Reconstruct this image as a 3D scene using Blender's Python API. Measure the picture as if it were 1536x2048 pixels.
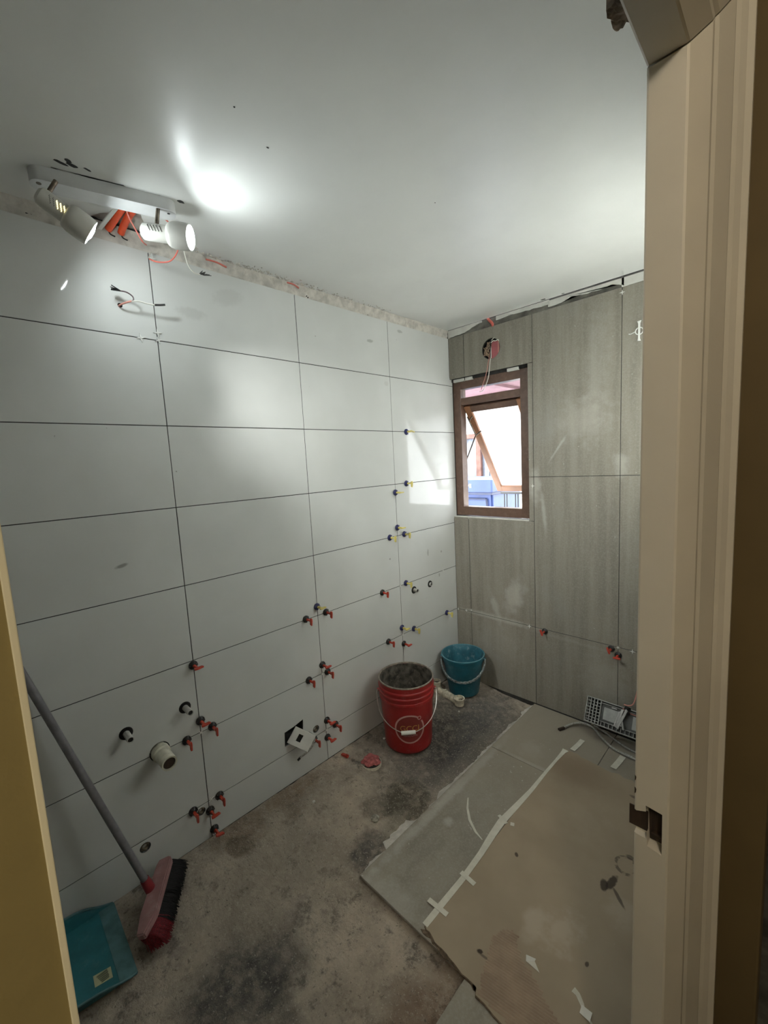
import bpy, bmesh, math, random
from mathutils import Vector, Matrix, noise
for o in list(bpy.data.objects): bpy.data.objects.remove(o)
S = bpy.context.scene
C = S.collection
random.seed(7)
PI = math.pi

# ------------------------------------------------------------------ camera, sky, sun, exposure
cam_d = bpy.data.cameras.new('camera'); cam = bpy.data.objects.new('camera', cam_d); C.objects.link(cam)
cam_d.sensor_fit = 'HORIZONTAL'; cam_d.sensor_width = 36.0; cam_d.lens = 36.0*841.6/1536.0
cam_d.clip_start = 0.01; cam_d.clip_end = 200
FWD = Vector((-0.7001162, 0.70475143, -0.11472894)).normalized()
RGT = Vector((0.71273069, 0.69944795, -0.05279708)); RGT = (RGT-FWD*RGT.dot(FWD)).normalized()
UP = RGT.cross(FWD)
mw = Matrix((RGT, UP, -FWD)).transposed().to_4x4(); mw.translation = (1.6526, -0.5659, 1.3227)
cam.matrix_world = mw
S.camera = cam
W = bpy.data.worlds.new('sky'); S.world = W; W.use_nodes = True
bg = W.node_tree.nodes['Background']; bg.inputs[0].default_value = (0.93, 0.97, 1.0, 1); bg.inputs[1].default_value = 5.5
sun_d = bpy.data.lights.new('sun', 'SUN'); sun_d.energy = 7.0; sun_d.angle = 0.01; sun_d.color = (1, .95, .87)
sun = bpy.data.objects.new('sun', sun_d); C.objects.link(sun); sun.location = (-3, -2, 8)
sun.rotation_euler = Vector((0.35, 0.62, -0.9)).to_track_quat('-Z', 'Y').to_euler()
S.view_settings.view_transform = 'Standard'; S.view_settings.look = 'None'
S.view_settings.gamma = 1.0; S.view_settings.use_curve_mapping = False
S.view_settings.exposure = 0.92
LAMP_E = 70.0         # radiance of the two spot lamp lenses
SPOT_W = (36.0, 820.0)  # beams of the wall head and of the ceiling head
HALL_FILL_W = 10.5          # watts of the hallway fill lamp, added out of view

# ------------------------------------------------------------------ materials
def srgb(r, g, b):
    f = lambda c: (c/255/12.92 if c/255 <= .04045 else ((c/255+.055)/1.055)**2.4)
    return (f(r), f(g), f(b), 1)
def N(nt, t, **kw):
    n = nt.nodes.new(t)
    for k, v in kw.items():
        if isinstance(k, str) and hasattr(n, k) and k not in ('inputs',): setattr(n, k, v)
    return n
def newmat(name):
    m = bpy.data.materials.new(name); m.use_nodes = True
    nt = m.node_tree; b = nt.nodes['Principled BSDF']
    return m, nt, b
def ntex(nt, vec, scale, detail=4, rough=.55):
    n = nt.nodes.new('ShaderNodeTexNoise'); n.inputs['Scale'].default_value = scale
    n.inputs['Detail'].default_value = detail; n.inputs['Roughness'].default_value = rough
    nt.links.new(vec, n.inputs['Vector']); return n.outputs['Fac']
def ramp(nt, fac, lo, hi, a=0., b=1.):
    n = nt.nodes.new('ShaderNodeMapRange'); n.interpolation_type = 'SMOOTHSTEP'
    n.inputs['From Min'].default_value = lo; n.inputs['From Max'].default_value = hi
    n.inputs['To Min'].default_value = a; n.inputs['To Max'].default_value = b
    nt.links.new(fac, n.inputs['Value']); return n.outputs['Result']
def mixc(nt, fac, a, b, blend='MIX'):
    n = nt.nodes.new('ShaderNodeMix'); n.data_type = 'RGBA'; n.blend_type = blend
    for s, v in ((n.inputs[0], fac), (n.inputs[6], a), (n.inputs[7], b)):
        if hasattr(v, 'is_output') or isinstance(v, bpy.types.NodeSocket): nt.links.new(v, s)
        else: s.default_value = v
    return n.outputs[2]
def math_(nt, op, a, b=0.0):
    n = nt.nodes.new('ShaderNodeMath'); n.operation = op
    for s, v in ((n.inputs[0], a), (n.inputs[1], b)):
        if isinstance(v, bpy.types.NodeSocket): nt.links.new(v, s)
        else: s.default_value = v
    return n.outputs[0]
def coords(nt, scale=(1, 1, 1), kind='Object'):
    t = nt.nodes.new('ShaderNodeTexCoord'); m = nt.nodes.new('ShaderNodeMapping')
    m.inputs['Scale'].default_value = scale
    nt.links.new(t.outputs[kind], m.inputs['Vector']); return m.outputs['Vector']
def blob(nt, cx, cy, rx, ry, rot=0, dist=.5, nscale=9, edge=.35, axes='xy'):
    """an ellipse with a ragged edge, in the plane of the surface: 1 inside, 0 outside"""
    t = nt.nodes.new('ShaderNodeTexCoord'); m = nt.nodes.new('ShaderNodeMapping'); m.vector_type = 'TEXTURE'
    if axes == 'xy': m.inputs['Location'].default_value = (cx, cy, 0); m.inputs['Rotation'].default_value = (0, 0, rot); m.inputs['Scale'].default_value = (rx, ry, 1e3)
    elif axes == 'yz': m.inputs['Location'].default_value = (0, cx, cy); m.inputs['Rotation'].default_value = (rot, 0, 0); m.inputs['Scale'].default_value = (1e3, rx, ry)
    else: m.inputs['Location'].default_value = (cx, 0, cy); m.inputs['Rotation'].default_value = (0, rot, 0); m.inputs['Scale'].default_value = (rx, 1e3, ry)
    nt.links.new(t.outputs['Object'], m.inputs['Vector'])
    ln = nt.nodes.new('ShaderNodeVectorMath'); ln.operation = 'LENGTH'; nt.links.new(m.outputs['Vector'], ln.inputs[0])
    nz = ntex(nt, t.outputs['Object'], nscale, 4)
    d = math_(nt, 'ADD', ln.outputs['Value'], math_(nt, 'MULTIPLY', math_(nt, 'SUBTRACT', nz, .5), dist*2))
    return ramp(nt, d, 1-edge, 1+edge, 1, 0)
def bump(nt, b, h, strength, dist=.002):
    n = nt.nodes.new('ShaderNodeBump'); n.inputs['Strength'].default_value = strength; n.inputs['Distance'].default_value = dist
    nt.links.new(h, n.inputs['Height']); nt.links.new(n.outputs['Normal'], b.inputs['Normal'])
def mat(name, col, rough=.5, metal=0., var=.12, scale=14, bmp=0., bscale=90, spec=.5, stretch=(1, 1, 1), dust=0., dustcol=None):
    m, nt, b = newmat(name)
    v = coords(nt, stretch)
    c2 = tuple(max(0, x*(1-var*2)) for x in col[:3])+(1,)
    c = mixc(nt, ramp(nt, ntex(nt, v, scale), .3, .7), c2, col)
    if dust: c = mixc(nt, ramp(nt, ntex(nt, v, scale*1.7, 6, .7), .52, .72, 0, dust), c, dustcol or srgb(170, 165, 150))
    nt.links.new(c, b.inputs['Base Color'])
    b.inputs['Roughness'].default_value = rough; b.inputs['Metallic'].default_value = metal
    b.inputs['Specular IOR Level'].default_value = spec
    if bmp: bump(nt, b, ntex(nt, v, bscale, 5), bmp)
    return m

M = {}
def white_tile():
    m, nt, b = newmat('polished white porcelain tile')
    v = coords(nt)
    c = mixc(nt, ramp(nt, ntex(nt, v, 2.5, 3), .3, .7), (.55, .56, .54, 1), (.60, .61, .59, 1))
    for (y, z, a, bb, s, rot) in ((-.199, 1.019, .018, .006, .6, .2), (1.061, 1.97, .02, .008, .4, .1), (.28, 2.01, .06, .03, .12, .3), (1.126, .777, .007, .005, .6, 0), (1.472, .749, .008, .02, .35, 0), (1.61, .73, .006, .006, .5, 0),
                               (.13, 1.92, .05, .02, .15, 0), (1.3, 2.06, .02, .008, .35, 0), (1.17, 1.76, .016, .012, .12, 0), (1.58, .58, .006, .012, .4, 0)):
        k = blob(nt, y, z, a, bb, rot, .5, 60, .4, 'yz')
        c = mixc(nt, math_(nt, 'MULTIPLY', k, s), c, (.13, .12, .10, 1))
    sp = ramp(nt, ntex(nt, v, 38, 2, .4), .79, .81, 0, .6)
    c = mixc(nt, sp, c, (.16, .15, .13, 1))
    nt.links.new(c, b.inputs['Base Color']); b.inputs['Specular IOR Level'].default_value = .24
    r = ramp(nt, ntex(nt, v, 6, 5), .3, .75, .05, .11)
    nt.links.new(r, b.inputs['Roughness'])
    return m
M['white_tile'] = white_tile()
def grey_tile(name, dusty, axes):
    m, nt, b = newmat(name)
    st = (26, 1, 1.6) if axes == 'xz' else (9, 5, 1)
    v = coords(nt, st); v1 = coords(nt)
    c = mixc(nt, ramp(nt, ntex(nt, v, 1.0, 5, .6), .3, .7), (.205, .186, .150, 1), (.270, .247, .202, 1))
    c = mixc(nt, ramp(nt, ntex(nt, v1, 150, 3, .6), .4, .75, 0, .35), c, (.36, .35, .31, 1))
    c = mixc(nt, ramp(nt, ntex(nt, v1, 3.2, 4), .5, .75, 0, .5), c, (.27, .26, .235, 1))
    if axes == 'xz':
        for (x, z, a, bb, s, rot) in ((.43, .47, .05, .10, .5, .3), (.30, .36, .02, .09, .4, -.3), (.83, 1.5, .12, .10, .28, 0), (.70, 1.35, .006, .07, .5, .6), (.75, .27, .25, .008, .12, .03), (.3, .30, .22, .016, .5, .02), (.9, 1.75, .05, .3, .22, .05),
                                     (.62, 1.0, .01, .10, .5, -.1), (.95, .09, .10, .12, .25, 0), (.30, .14, .14, .12, .18, 0), (1.02, 1.25, .03, .05, .5, 0), (.57, 1.15, .03, .08, .5, 0)):
            c = mixc(nt, math_(nt, 'MULTIPLY', blob(nt, x, z, a, bb, rot, .9, 22, .7, 'xz'), s), c, (.50, .48, .43, 1))
    else:
        for (x, y, a, bb, s, rot) in ((.72, 1.36, .05, .06, .5, .4), (.75, 1.26, .12, .012, .5, 0), (.58, .9, .02, .5, .35, 0), (.66, .72, .02, .02, .4, 0), (.7, .33, .1, .05, .25, 0)):
            c = mixc(nt, math_(nt, 'MULTIPLY', blob(nt, x, y, a, bb, rot, .8, 25, .6, 'xy'), s), c, (.52, .50, .45, 1))
        c = mixc(nt, math_(nt, 'MULTIPLY', blob(nt, .75, 1.75, .45, .75, .2, .5, 6, .5), .75), c, (.27, .235, .185, 1))
    sp = ramp(nt, ntex(nt, v1, 55, 2, .5), .72, .76, 0, .5)
    c = mixc(nt, sp, c, (.55, .53, .48, 1))
    nt.links.new(c, b.inputs['Base Color']); b.inputs['Roughness'].default_value = .62
    b.inputs['Specular IOR Level'].default_value = .35
    bump(nt, b, ntex(nt, v, 6, 4), .25, .001)
    return m
M['grey_tile'] = grey_tile('grey stoneware wall tile', .4, 'xz')
M['grey_floor_tile'] = grey_tile('grey stoneware floor tile', .5, 'xy')
M['mortar'] = mat('grey mortar', (.11, .105, .095, 1), .95, var=.2, bmp=.5)
M['dark_mortar'] = mat('dark mortar', (.045, .043, .04, 1), .95, var=.3, bmp=.5)
M['ceiling'] = mat('white ceiling paint', (.75, .76, .735, 1), .36, var=.03, scale=3, bmp=.06, bscale=25, spec=.4)
M['lining'] = mat('white wall lining', (.80, .81, .785, 1), .6, var=.03)
M['plaster'] = mat('rough broken plaster', (.62, .59, .53, 1), .95, var=.16, scale=22, bmp=.9, bscale=60, dust=.35, dustcol=(.26, .22, .17, 1))
M['white_plaster'] = mat('white plaster', (.66, .65, .60, 1), .9, var=.08, scale=15, bmp=.3, bscale=70)
M['cement'] = mat('bare cement', (.19, .18, .155, 1), .95, var=.3, bmp=.6, bscale=60)
M['jamb'] = mat('cream gloss paint', (.62, .58, .49, 1), .45, var=.05, scale=4, bmp=.08, bscale=60)
M['hall_paint'] = mat('mustard wall paint', (.19, .15, .055, 1), .8, var=.05, scale=6, bmp=.15, bscale=120)
M['hall_shade'] = mat('mustard paint with painted shade', (.135, .095, .038, 1), .8, var=.08, scale=6)  # hall mustard with the trim's shade put into the colour
M['pale_edge'] = mat('pale paint edge', (.62, .58, .42, 1), .6, var=.05)
M['dark_wood'] = mat('dark brown timber', (.05, .03, .018, 1), .6, var=.3, scale=8, stretch=(8, 8, 1))
M['broken_wood'] = mat('broken brown timber', (.34, .27, .20, 1), .9, var=.3, scale=60, bmp=.5)
M['window_alu'] = mat('brown anodised window frame', (.135, .075, .05, 1), .42, var=.12, scale=25, metal=.0, dust=.25, dustcol=(.28, .2, .15, 1))
M['sash_glare'] = mat('brown sash frame with painted glare', (.36, .17, .085, 1), .4, var=.1)  # window brown pushed to orange, daylight glare put into the colour
M['black'] = mat('black plastic', (.012, .012, .012, 1), .4, var=.2)
M['black_rubber'] = mat('black cap plastic', (.02, .019, .018, 1), .38, var=.25, scale=120)
M['navy'] = mat('navy blue cap plastic', (.022, .024, .105, 1), .35, var=.2, scale=120)
M['red_plastic'] = mat('red clip plastic', (.52, .055, .028, 1), .4, var=.12, scale=90)
M['yellow_plastic'] = mat('pale yellow clip plastic', (.66, .56, .16, 1), .4, var=.1)
M['white_plastic'] = mat('white plastic', (.78, .78, .74, 1), .35, var=.05)
M['lamp_white'] = mat('off-white lamp enamel', (.64, .63, .58, 1), .35, var=.04)
M['plate_white'] = mat('white enamelled lamp plate', (.66, .67, .67, 1), .35, var=.04)
M['steel'] = mat('old brass stalk', (.23, .19, .15, 1), .35, metal=.9, var=.3, scale=60)
M['wire_steel'] = mat('galvanised wire', (.62, .60, .56, 1), .3, metal=.8, var=.1)
M['pvc'] = mat('cream pvc pipe', (.62, .60, .48, 1), .45, var=.12, scale=40)
M['dirty_pvc'] = mat('dirty pvc fitting', (.64, .58, .45, 1), .7, var=.22, scale=45, bmp=.5, dust=.25, dustcol=(.2, .17, .12, 1))
M['pipe_grey'] = mat('pale grey pipe', (.50, .49, .45, 1), .4, var=.15, scale=60)
M['brass'] = mat('dull brass fitting', (.30, .26, .19, 1), .45, metal=.6, var=.4, scale=90)
M['hose'] = mat('grey braided hose', (.42, .41, .37, 1), .4, metal=.2, var=.25, scale=160)
M['bucket_red'] = mat('red pail plastic', (.34, .016, .016, 1), .33, var=.10, scale=9, dust=.35, dustcol=(.33, .13, .12, 1))
M['bucket_in'] = mat('cement crust', (.14, .125, .10, 1), .95, var=.42, scale=22, bmp=.9, bscale=40, dust=.5, dustcol=(.30, .26, .21, 1))
M['rim'] = mat('cement smeared rim', (.33, .29, .24, 1), .8, var=.25, scale=40)
M['wet_cement'] = mat('dark cement slurry', (.035, .036, .027, 1), .5, var=.3)
M['logo_pink'] = mat('pale pink print', (.62, .36, .33, 1), .5, var=.1)
M['logo_fill'] = mat('brown red print', (.25, .035, .03, 1), .4, var=.1)
M['logo_yellow'] = mat('mustard print', (.62, .36, .09, 1), .5, var=.1)
M['bucket_blue'] = mat('teal blue bucket plastic', (.018, .16, .225, 1), .4, var=.15, scale=12, dust=.3, dustcol=(.16, .30, .34, 1))
M['bucket_rim'] = mat('teal rim with painted highlight', (.10, .27, .32, 1), .5, var=.2, scale=30)  # lighter teal stands for the highlight along the rim
M['bucket_blue_in'] = mat('cement smeared blue plastic', (.03, .15, .20, 1), .5, var=.2, scale=18, dust=.6, dustcol=(.36, .42, .42, 1))
M['handle_grey'] = mat('dirty pale handle', (.34, .38, .38, 1), .6, var=.4, scale=70, dust=.5, dustcol=(.10, .14, .15, 1))
M['rag'] = mat('pink rag', (.52, .15, .145, 1), .95, var=.25, scale=60, bmp=.9, bscale=120)
M['stone'] = mat('pale stone chip', (.42, .40, .33, 1), .9, var=.35, scale=60, bmp=.6)
M['broom_pole'] = mat('grey broom pole', (.19, .185, .195, 1), .4, var=.12, scale=30)
M['broom_pink'] = mat('dusty pink broom block', (.36, .19, .185, 1), .55, var=.15, scale=14, dust=.4, dustcol=(.42, .33, .30, 1))
M['broom_red'] = mat('dark red broom socket', (.30, .03, .035, 1), .45, var=.15)
M['bristle_black'] = mat('black bristles', (.008, .008, .008, 1), .8, var=.5, scale=300)
M['bristle_red'] = mat('red bristles', (.26, .008, .018, 1), .7, var=.4, scale=300)
M['pan'] = mat('teal dustpan plastic', (.022, .155, .185, 1), .42, var=.12, scale=20, dust=.3, dustcol=(.10, .21, .22, 1))
M['pan_lip'] = mat('dusty teal dustpan lip', (.085, .20, .215, 1), .6, var=.2, scale=25)
M['sticker'] = mat('pale yellow sticker', (.46, .45, .27, 1), .6, var=.1)
M['sticker_print'] = mat('grey green print', (.20, .22, .13, 1), .6, var=.1)
M['tape'] = mat('masking tape', (.60, .58, .50, 1), .7, var=.07, scale=30, bmp=.3)
M['paper'] = mat('white paper scrap', (.68, .67, .62, 1), .8, var=.05)
M['tray'] = mat('grey tray plastic', (.40, .405, .385, 1), .42, var=.12, scale=25)
M['tray_dark'] = mat('dark grey tray plastic', (.13, .132, .125, 1), .5, var=.2)
M['silver'] = mat('silver bracket', (.55, .55, .54, 1), .3, metal=.55, var=.1)
M['pink_wire'] = mat('pink wire sheath', (.60, .27, .22, 1), .5, var=.08)
M['red_wire'] = mat('coral wire sheath', (.66, .16, .12, 1), .45, var=.08)
M['white_wire'] = mat('white wire sheath', (.70, .69, .62, 1), .45, var=.06)
M['brown_wire'] = mat('dark violet wire sheath', (.12, .08, .09, 1), .45, var=.1)
M['conduit'] = mat('orange conduit', (.80, .10, .03, 1), .42, var=.1, scale=30)
M['copper'] = mat('brown and pale wires', (.62, .44, .30, 1), .5, var=.4, scale=150)
M['box_pink'] = mat('pink junction box plastic', (.42, .115, .125, 1), .5, var=.1)
M['cardboard_edge'] = mat('brown cardboard edge', (.17, .12, .08, 1), .95, var=.3, scale=90)
M['flute'] = mat('torn brown cardboard flutes', (.345, .262, .19, 1), .95, var=.12, scale=20)
def emis(name, col, st):
    m, nt, b = newmat(name); b.inputs['Base Color'].default_value = (.8, .8, .8, 1)
    b.inputs['Emission Color'].default_value = col; b.inputs['Emission Strength'].default_value = st; return m
M['lens'] = emis('lit lamp lens', (.90, .985, 1.0, 1), LAMP_E)
M['lens_wall'] = emis('lit lamp lens of the wall head', (.90, .985, 1.0, 1), LAMP_E*1.15)
M['slot_glow'] = emis('lamp light through vent slot', (1, .85, .35, 1), 3)
M['hall_fill_bulb'] = emis('added hall fill bulb', (1, .74, .42, 1), 30)
def glass(name, frosted):
    m, nt, b = newmat(name)
    out = nt.nodes['Material Output']
    tr = nt.nodes.new('ShaderNodeBsdfTransparent'); tr.inputs[0].default_value = (.93, .95, .95, 1)
    gl = nt.nodes.new('ShaderNodeBsdfGlossy'); gl.inputs['Roughness'].default_value = .03
    mx = nt.nodes.new('ShaderNodeMixShader')
    if frosted:
        tl = nt.nodes.new('ShaderNodeBsdfTranslucent'); tl.inputs[0].default_value = (.9, .92, .92, 1)
        mx.inputs[0].default_value = .25; nt.links.new(tl.outputs[0], mx.inputs[1]); nt.links.new(tr.outputs[0], mx.inputs[2])
    else:
        fr = nt.nodes.new('ShaderNodeFresnel'); nt.links.new(fr.outputs[0], mx.inputs[0])
        nt.links.new(tr.outputs[0], mx.inputs[1]); nt.links.new(gl.outputs[0], mx.inputs[2])
    nt.links.new(mx.outputs[0], out.inputs['Surface']); return m
M['glass'] = glass('clear window glass', False)
M['frosted'] = glass('frosted window glass', True)

def floor_mat():
    m, nt, b = newmat('stained bare concrete')
    v = coords(nt)
    n1 = ntex(nt, v, 5, 8, .65); n2 = ntex(nt, v, 22, 8, .7); n3 = ntex(nt, v, 90, 6, .7)
    c = mixc(nt, ramp(nt, n1, .33, .66), (.32, .272, .222, 1), (.57, .485, .385, 1))
    c = mixc(nt, ramp(nt, n2, .46, .66, 0, .75), c, (.45, .39, .31, 1))
    c = mixc(nt, ramp(nt, ntex(nt, v, 13, 7, .7), .53, .66, 0, .75), c, (.085, .078, .070, 1))
    c = mixc(nt, ramp(nt, ntex(nt, v, 34, 10, .8), .50, .62, 0, .42), c, (.62, .545, .44, 1))
    c = mixc(nt, ramp(nt, ntex(nt, v, 19, 10, .8), .53, .64, 0, .42), c, (.12, .11, .10, 1))
    c = mixc(nt, ramp(nt, ntex(nt, v, 7, 6, .7), .54, .66, 0, .4), c, (.27, .215, .20, 1))
    def st(args, s, col):
        nonlocal c
        k = math_(nt, 'MULTIPLY', blob(nt, *args), ramp(nt, brk, .38, .56, .55, 1))
        c = mixc(nt, math_(nt, 'MULTIPLY', k, s), c, col)
    brk = ntex(nt, v, 30, 8, .75)
    st((.29, .25, .26, .34, 0, .7, 6, .6), .55, (.30, .255, .20, 1))         # dusty pale zone
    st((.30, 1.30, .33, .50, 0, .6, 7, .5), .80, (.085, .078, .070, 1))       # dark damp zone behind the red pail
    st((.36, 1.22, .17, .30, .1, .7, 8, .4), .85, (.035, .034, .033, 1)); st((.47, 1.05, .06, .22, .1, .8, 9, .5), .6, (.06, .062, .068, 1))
    st((.21, .86, .25, .18, 0, .7, 10, .5), .45, (.085, .080, .075, 1))
    st((.36, 1.47, .13, .25, 0, .8, 11, .5), .5, (.16, .155, .145, 1))
    st((.50, 1.12, .06, .42, 0, .6, 12, .5), .5, (.25, .225, .185, 1))        # pale mortar spill along the tiles
    st((.44, .70, .10, .13, .5, .35, 9, .22), .9, (.072, .062, .042, 1))     # wet patch
    st((.36, .58, .07, .06, 0, .5, 12, .3), .6, (.065, .058, .043, 1))
    st((.485, .43, .06, .10, .2, .7, 14, .4), .75, (.045, .046, .050, 1))     # blackish spill by the tile corner
    st((.49, .56, .05, .07, 0, .6, 16, .4), .6, (.33, .30, .235, 1))
    st((.05, .10, .10, .10, .3, .5, 12, .4), .6, (.16, .105, .055, 1))        # ochre stains by the wall
    st((.11, .06, .06, .045, .6, .35, 14, .25), .6, (.10, .075, .045, 1))
    st((.04, .36, .05, .13, 0, .6, 14, .5), .6, (.20, .125, .065, 1))
    st((.12, .31, .05, .05, 0, .6, 16, .4), .5, (.13, .09, .055, 1))
    st((.52, -.14, .10, .17, -.5, .8, 9, .5), .8, (.045, .048, .050, 1))      # dark smear near the door
    st((.66, -.10, .10, .05, -.4, .8, 12, .5), .5, (.06, .058, .055, 1))
    st((.60, -.28, .12, .08, 0, .7, 11, .5), .6, (.05, .05, .05, 1))
    st((.97, .17, .08, .16, 0, .6, 9, .5), .6, (.17, .095, .050, 1))
    st((.83, .08, .10, .08, 0, .8, 16, .4), .4, (.30, .26, .21, 1))
    c = mixc(nt, ramp(nt, n3, .54, .72, 0, .42), c, (.50, .44, .36, 1))
    c = mixc(nt, ramp(nt, ntex(nt, v, 60, 5, .7), .62, .72, 0, .6), c, (.045, .042, .038, 1))
    nt.links.new(c, b.inputs['Base Color'])
    b.inputs['Roughness'].default_value = .85; b.inputs['Specular IOR Level'].default_value = .3
    nt.links.new(c, b.inputs['Base Color'])
    c = mixc(nt, ramp(nt, ntex(nt, v, 120, 4, .7), .57, .66, 0, .55), c, (.60, .54, .45, 1))
    c = mixc(nt, ramp(nt, ntex(nt, v, 80, 4, .7), .59, .67, 0, .6), c, (.07, .065, .06, 1))
    nt.links.new(c, b.inputs['Base Color'])
    h = math_(nt, 'ADD', math_(nt, 'MULTIPLY', n2, 1.0), math_(nt, 'MULTIPLY', n3, .5))
    bump(nt, b, h, 1.0, .013)
    return m
M['floor'] = floor_mat()
def card_mat():
    m, nt, b = newmat('dusty brown cardboard')
    v = coords(nt)
    c = mixc(nt, ramp(nt, ntex(nt, v, 3, 4), .3, .7), (.290, .232, .165, 1), (.360, .295, .215, 1))
    def st(args, s, col):
        nonlocal c
        c = mixc(nt, math_(nt, 'MULTIPLY', blob(nt, *args), s), c, col)
    st((1.25, .35, .38, .33, .3, .8, 3, .9), .25, (.27, .235, .185, 1))
    st((1.18, .62, .04, .06, 0, 1.6, 30, .8), .38, (.52, .46, .385, 1))
    st((1.10, .58, .03, .05, 0, .9, 20, .6), .4, (.52, .46, .385, 1))
    st((1.10, 1.08, .06, .07, .4, 1.2, 22, .8), .3, (.40, .34, .26, 1))
    st((1.30, .80, .04, .05, 0, 1.2, 24, .8), .3, (.52, .46, .385, 1))
    dk = (.035, .026, .022, 1)
    st((1.226, .858, .012, .022, .3, .35, 60, .25), .85, dk)
    st((1.243, .885, .012, .034, -.15, .4, 60, .25), .85, dk)
    st((1.275, .845, .006, .035, .75, .4, 60, .3), .7, dk)
    st((.945, .764, .006, .010, .6, .4, 60, .3), .8, dk)
    st((1.014, .394, .009, .006, .3, .4, 60, .3), .9, dk)
    st((1.03, .390, .018, .004, .1, .4, 60, .4), .55, dk)
    st((1.262, 1.03, .012, .010, 0, .5, 50, .3), .6, dk)
    st((1.265, .577, .005, .008, 0, .4, 60, .3), .7, dk)
    st((1.20, 1.35, .02, .008, 0, .5, 50, .4), .6, dk)
    st((.95, 1.36, .16, .09, 0, .6, 9, .6), .5, (.19, .135, .085, 1))
    # ring mark
    t = nt.nodes.new('ShaderNodeTexCoord'); mp = nt.nodes.new('ShaderNodeMapping'); mp.vector_type = 'TEXTURE'
    mp.inputs['Location'].default_value = (1.262, .985, 0); mp.inputs['Scale'].default_value = (.034, .036, 1e3)
    nt.links.new(t.outputs['Object'], mp.inputs['Vector'])
    ln = nt.nodes.new('ShaderNodeVectorMath'); ln.operation = 'LENGTH'; nt.links.new(mp.outputs['Vector'], ln.inputs[0])
    ring = ramp(nt, math_(nt, 'ABSOLUTE', math_(nt, 'SUBTRACT', ln.outputs['Value'], 1.0)), .12, .22, .6, 0)
    ring = math_(nt, 'MULTIPLY', ring, ramp(nt, ntex(nt, v, 30, 3), .42, .52))
    c = mixc(nt, ring, c, dk)
    c = mixc(nt, ramp(nt, ntex(nt, v, 60, 3, .6), .72, .78, 0, .4), c, (.45, .40, .33, 1))
    nt.links.new(c, b.inputs['Base Color']); b.inputs['Roughness'].default_value = .9; b.inputs['Specular IOR Level'].default_value = .24
    bump(nt, b, ntex(nt, v, 8, 4), .2, .004)
    return m
M['card'] = card_mat()

# ------------------------------------------------------------------ mesh helpers
def bm_(): return bmesh.new()
def box(bm, a, b, bev=0):
    (x0, y0, z0), (x1, y1, z1) = a, b
    n = bmesh.ops.create_cube(bm, size=1, matrix=Matrix.Translation(((x0+x1)/2, (y0+y1)/2, (z0+z1)/2)) @ Matrix.Diagonal((abs(x1-x0), abs(y1-y0), abs(z1-z0), 1)))
    if bev:
        es = list({e for v in n['verts'] for e in v.link_edges})
        bmesh.ops.bevel(bm, geom=es, offset=bev, segments=2, profile=.6, affect='EDGES')
    return bm
def obox(bm, mtx, size, bev=0):
    n = bmesh.ops.create_cube(bm, size=1, matrix=mtx @ Matrix.Diagonal((size[0], size[1], size[2], 1)))
    if bev:
        es = list({e for v in n['verts'] for e in v.link_edges})
        bmesh.ops.bevel(bm, geom=es, offset=bev, segments=2, profile=.6, affect='EDGES')
def frame_to(p, d, up=(0, 0, 1)):
    d = Vector(d).normalized(); u = Vector(up)
    if abs(d.dot(u)) > .98: u = Vector((0, 1, 0))
    x = u.cross(d).normalized(); y = d.cross(x)
    m = Matrix((x, y, d)).transposed().to_4x4(); m.translation = p; return m
def lathe(bm, prof, mtx=None, seg=32, closed=False, sx=1, sy=1):
    """prof: (radius, height) along local Z; closed joins the last ring to the first"""
    mtx = mtx or Matrix.Identity(4); rings = []
    for r, h in prof:
        if r < 1e-6: rings.append([bm.verts.new(mtx @ Vector((0, 0, h)))])
        else: rings.append([bm.verts.new(mtx @ Vector((r*sx*math.cos(2*PI*i/seg), r*sy*math.sin(2*PI*i/seg), h))) for i in range(seg)])
    prs = list(zip(rings, rings[1:])) + ([(rings[-1], rings[0])] if closed else [])
    for a, b in prs:
        for i in range(seg):
            j = (i+1) % seg
            if len(a) == 1 and len(b) == 1: continue
            if len(a) == 1: bm.faces.new((a[0], b[j], b[i]))
            elif len(b) == 1: bm.faces.new((a[i], a[j], b[0]))
            else: bm.faces.new((a[i], a[j], b[j], b[i]))
    return rings
def cyl(bm, p0, p1, r0, r1=None, seg=16):
    p0 = Vector(p0); p1 = Vector(p1); L = (p1-p0).length
    r1 = r0 if r1 is None else r1
    lathe(bm, [(0, 0), (r0, 0), (r1, L), (0, L)], frame_to(p0, p1-p0), seg)
def smooth_path(pts, n=6):
    P = [Vector(p) for p in pts]; out = []
    for i in range(len(P)-1):
        a = P[max(i-1, 0)]; b = P[i]; c = P[i+1]; d = P[min(i+2, len(P)-1)]
        for k in range(n):
            t = k/n
            out.append(.5*((2*b)+(-a+c)*t+(2*a-5*b+4*c-d)*t*t+(-a+3*b-3*c+d)*t**3))
    out.append(P[-1]); return out
def tube(bm, pts, r, seg=8, n=6, curve=True):
    P = smooth_path(pts, n) if curve and len(pts) > 2 else [Vector(p) for p in pts]
    rad = r if callable(r) else (lambda t: r)
    rings = []; nrm = None
    for i, p in enumerate(P):
        t = (P[min(i+1, len(P)-1)]-P[max(i-1, 0)]).normalized()
        if nrm is None:
            nrm = t.orthogonal().normalized()
        nrm = (nrm-t*nrm.dot(t)).normalized(); b = t.cross(nrm)
        rr = rad(i/(len(P)-1))
        rings.append([bm.verts.new(p+rr*(math.cos(2*PI*k/seg)*nrm+math.sin(2*PI*k/seg)*b)) for k in range(seg)])
    for a, b in zip(rings, rings[1:]):
        for i in range(seg): bm.faces.new((a[i], a[(i+1) % seg], b[(i+1) % seg], b[i]))
    bm.faces.new(rings[0][::-1]); bm.faces.new(rings[-1])
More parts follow.
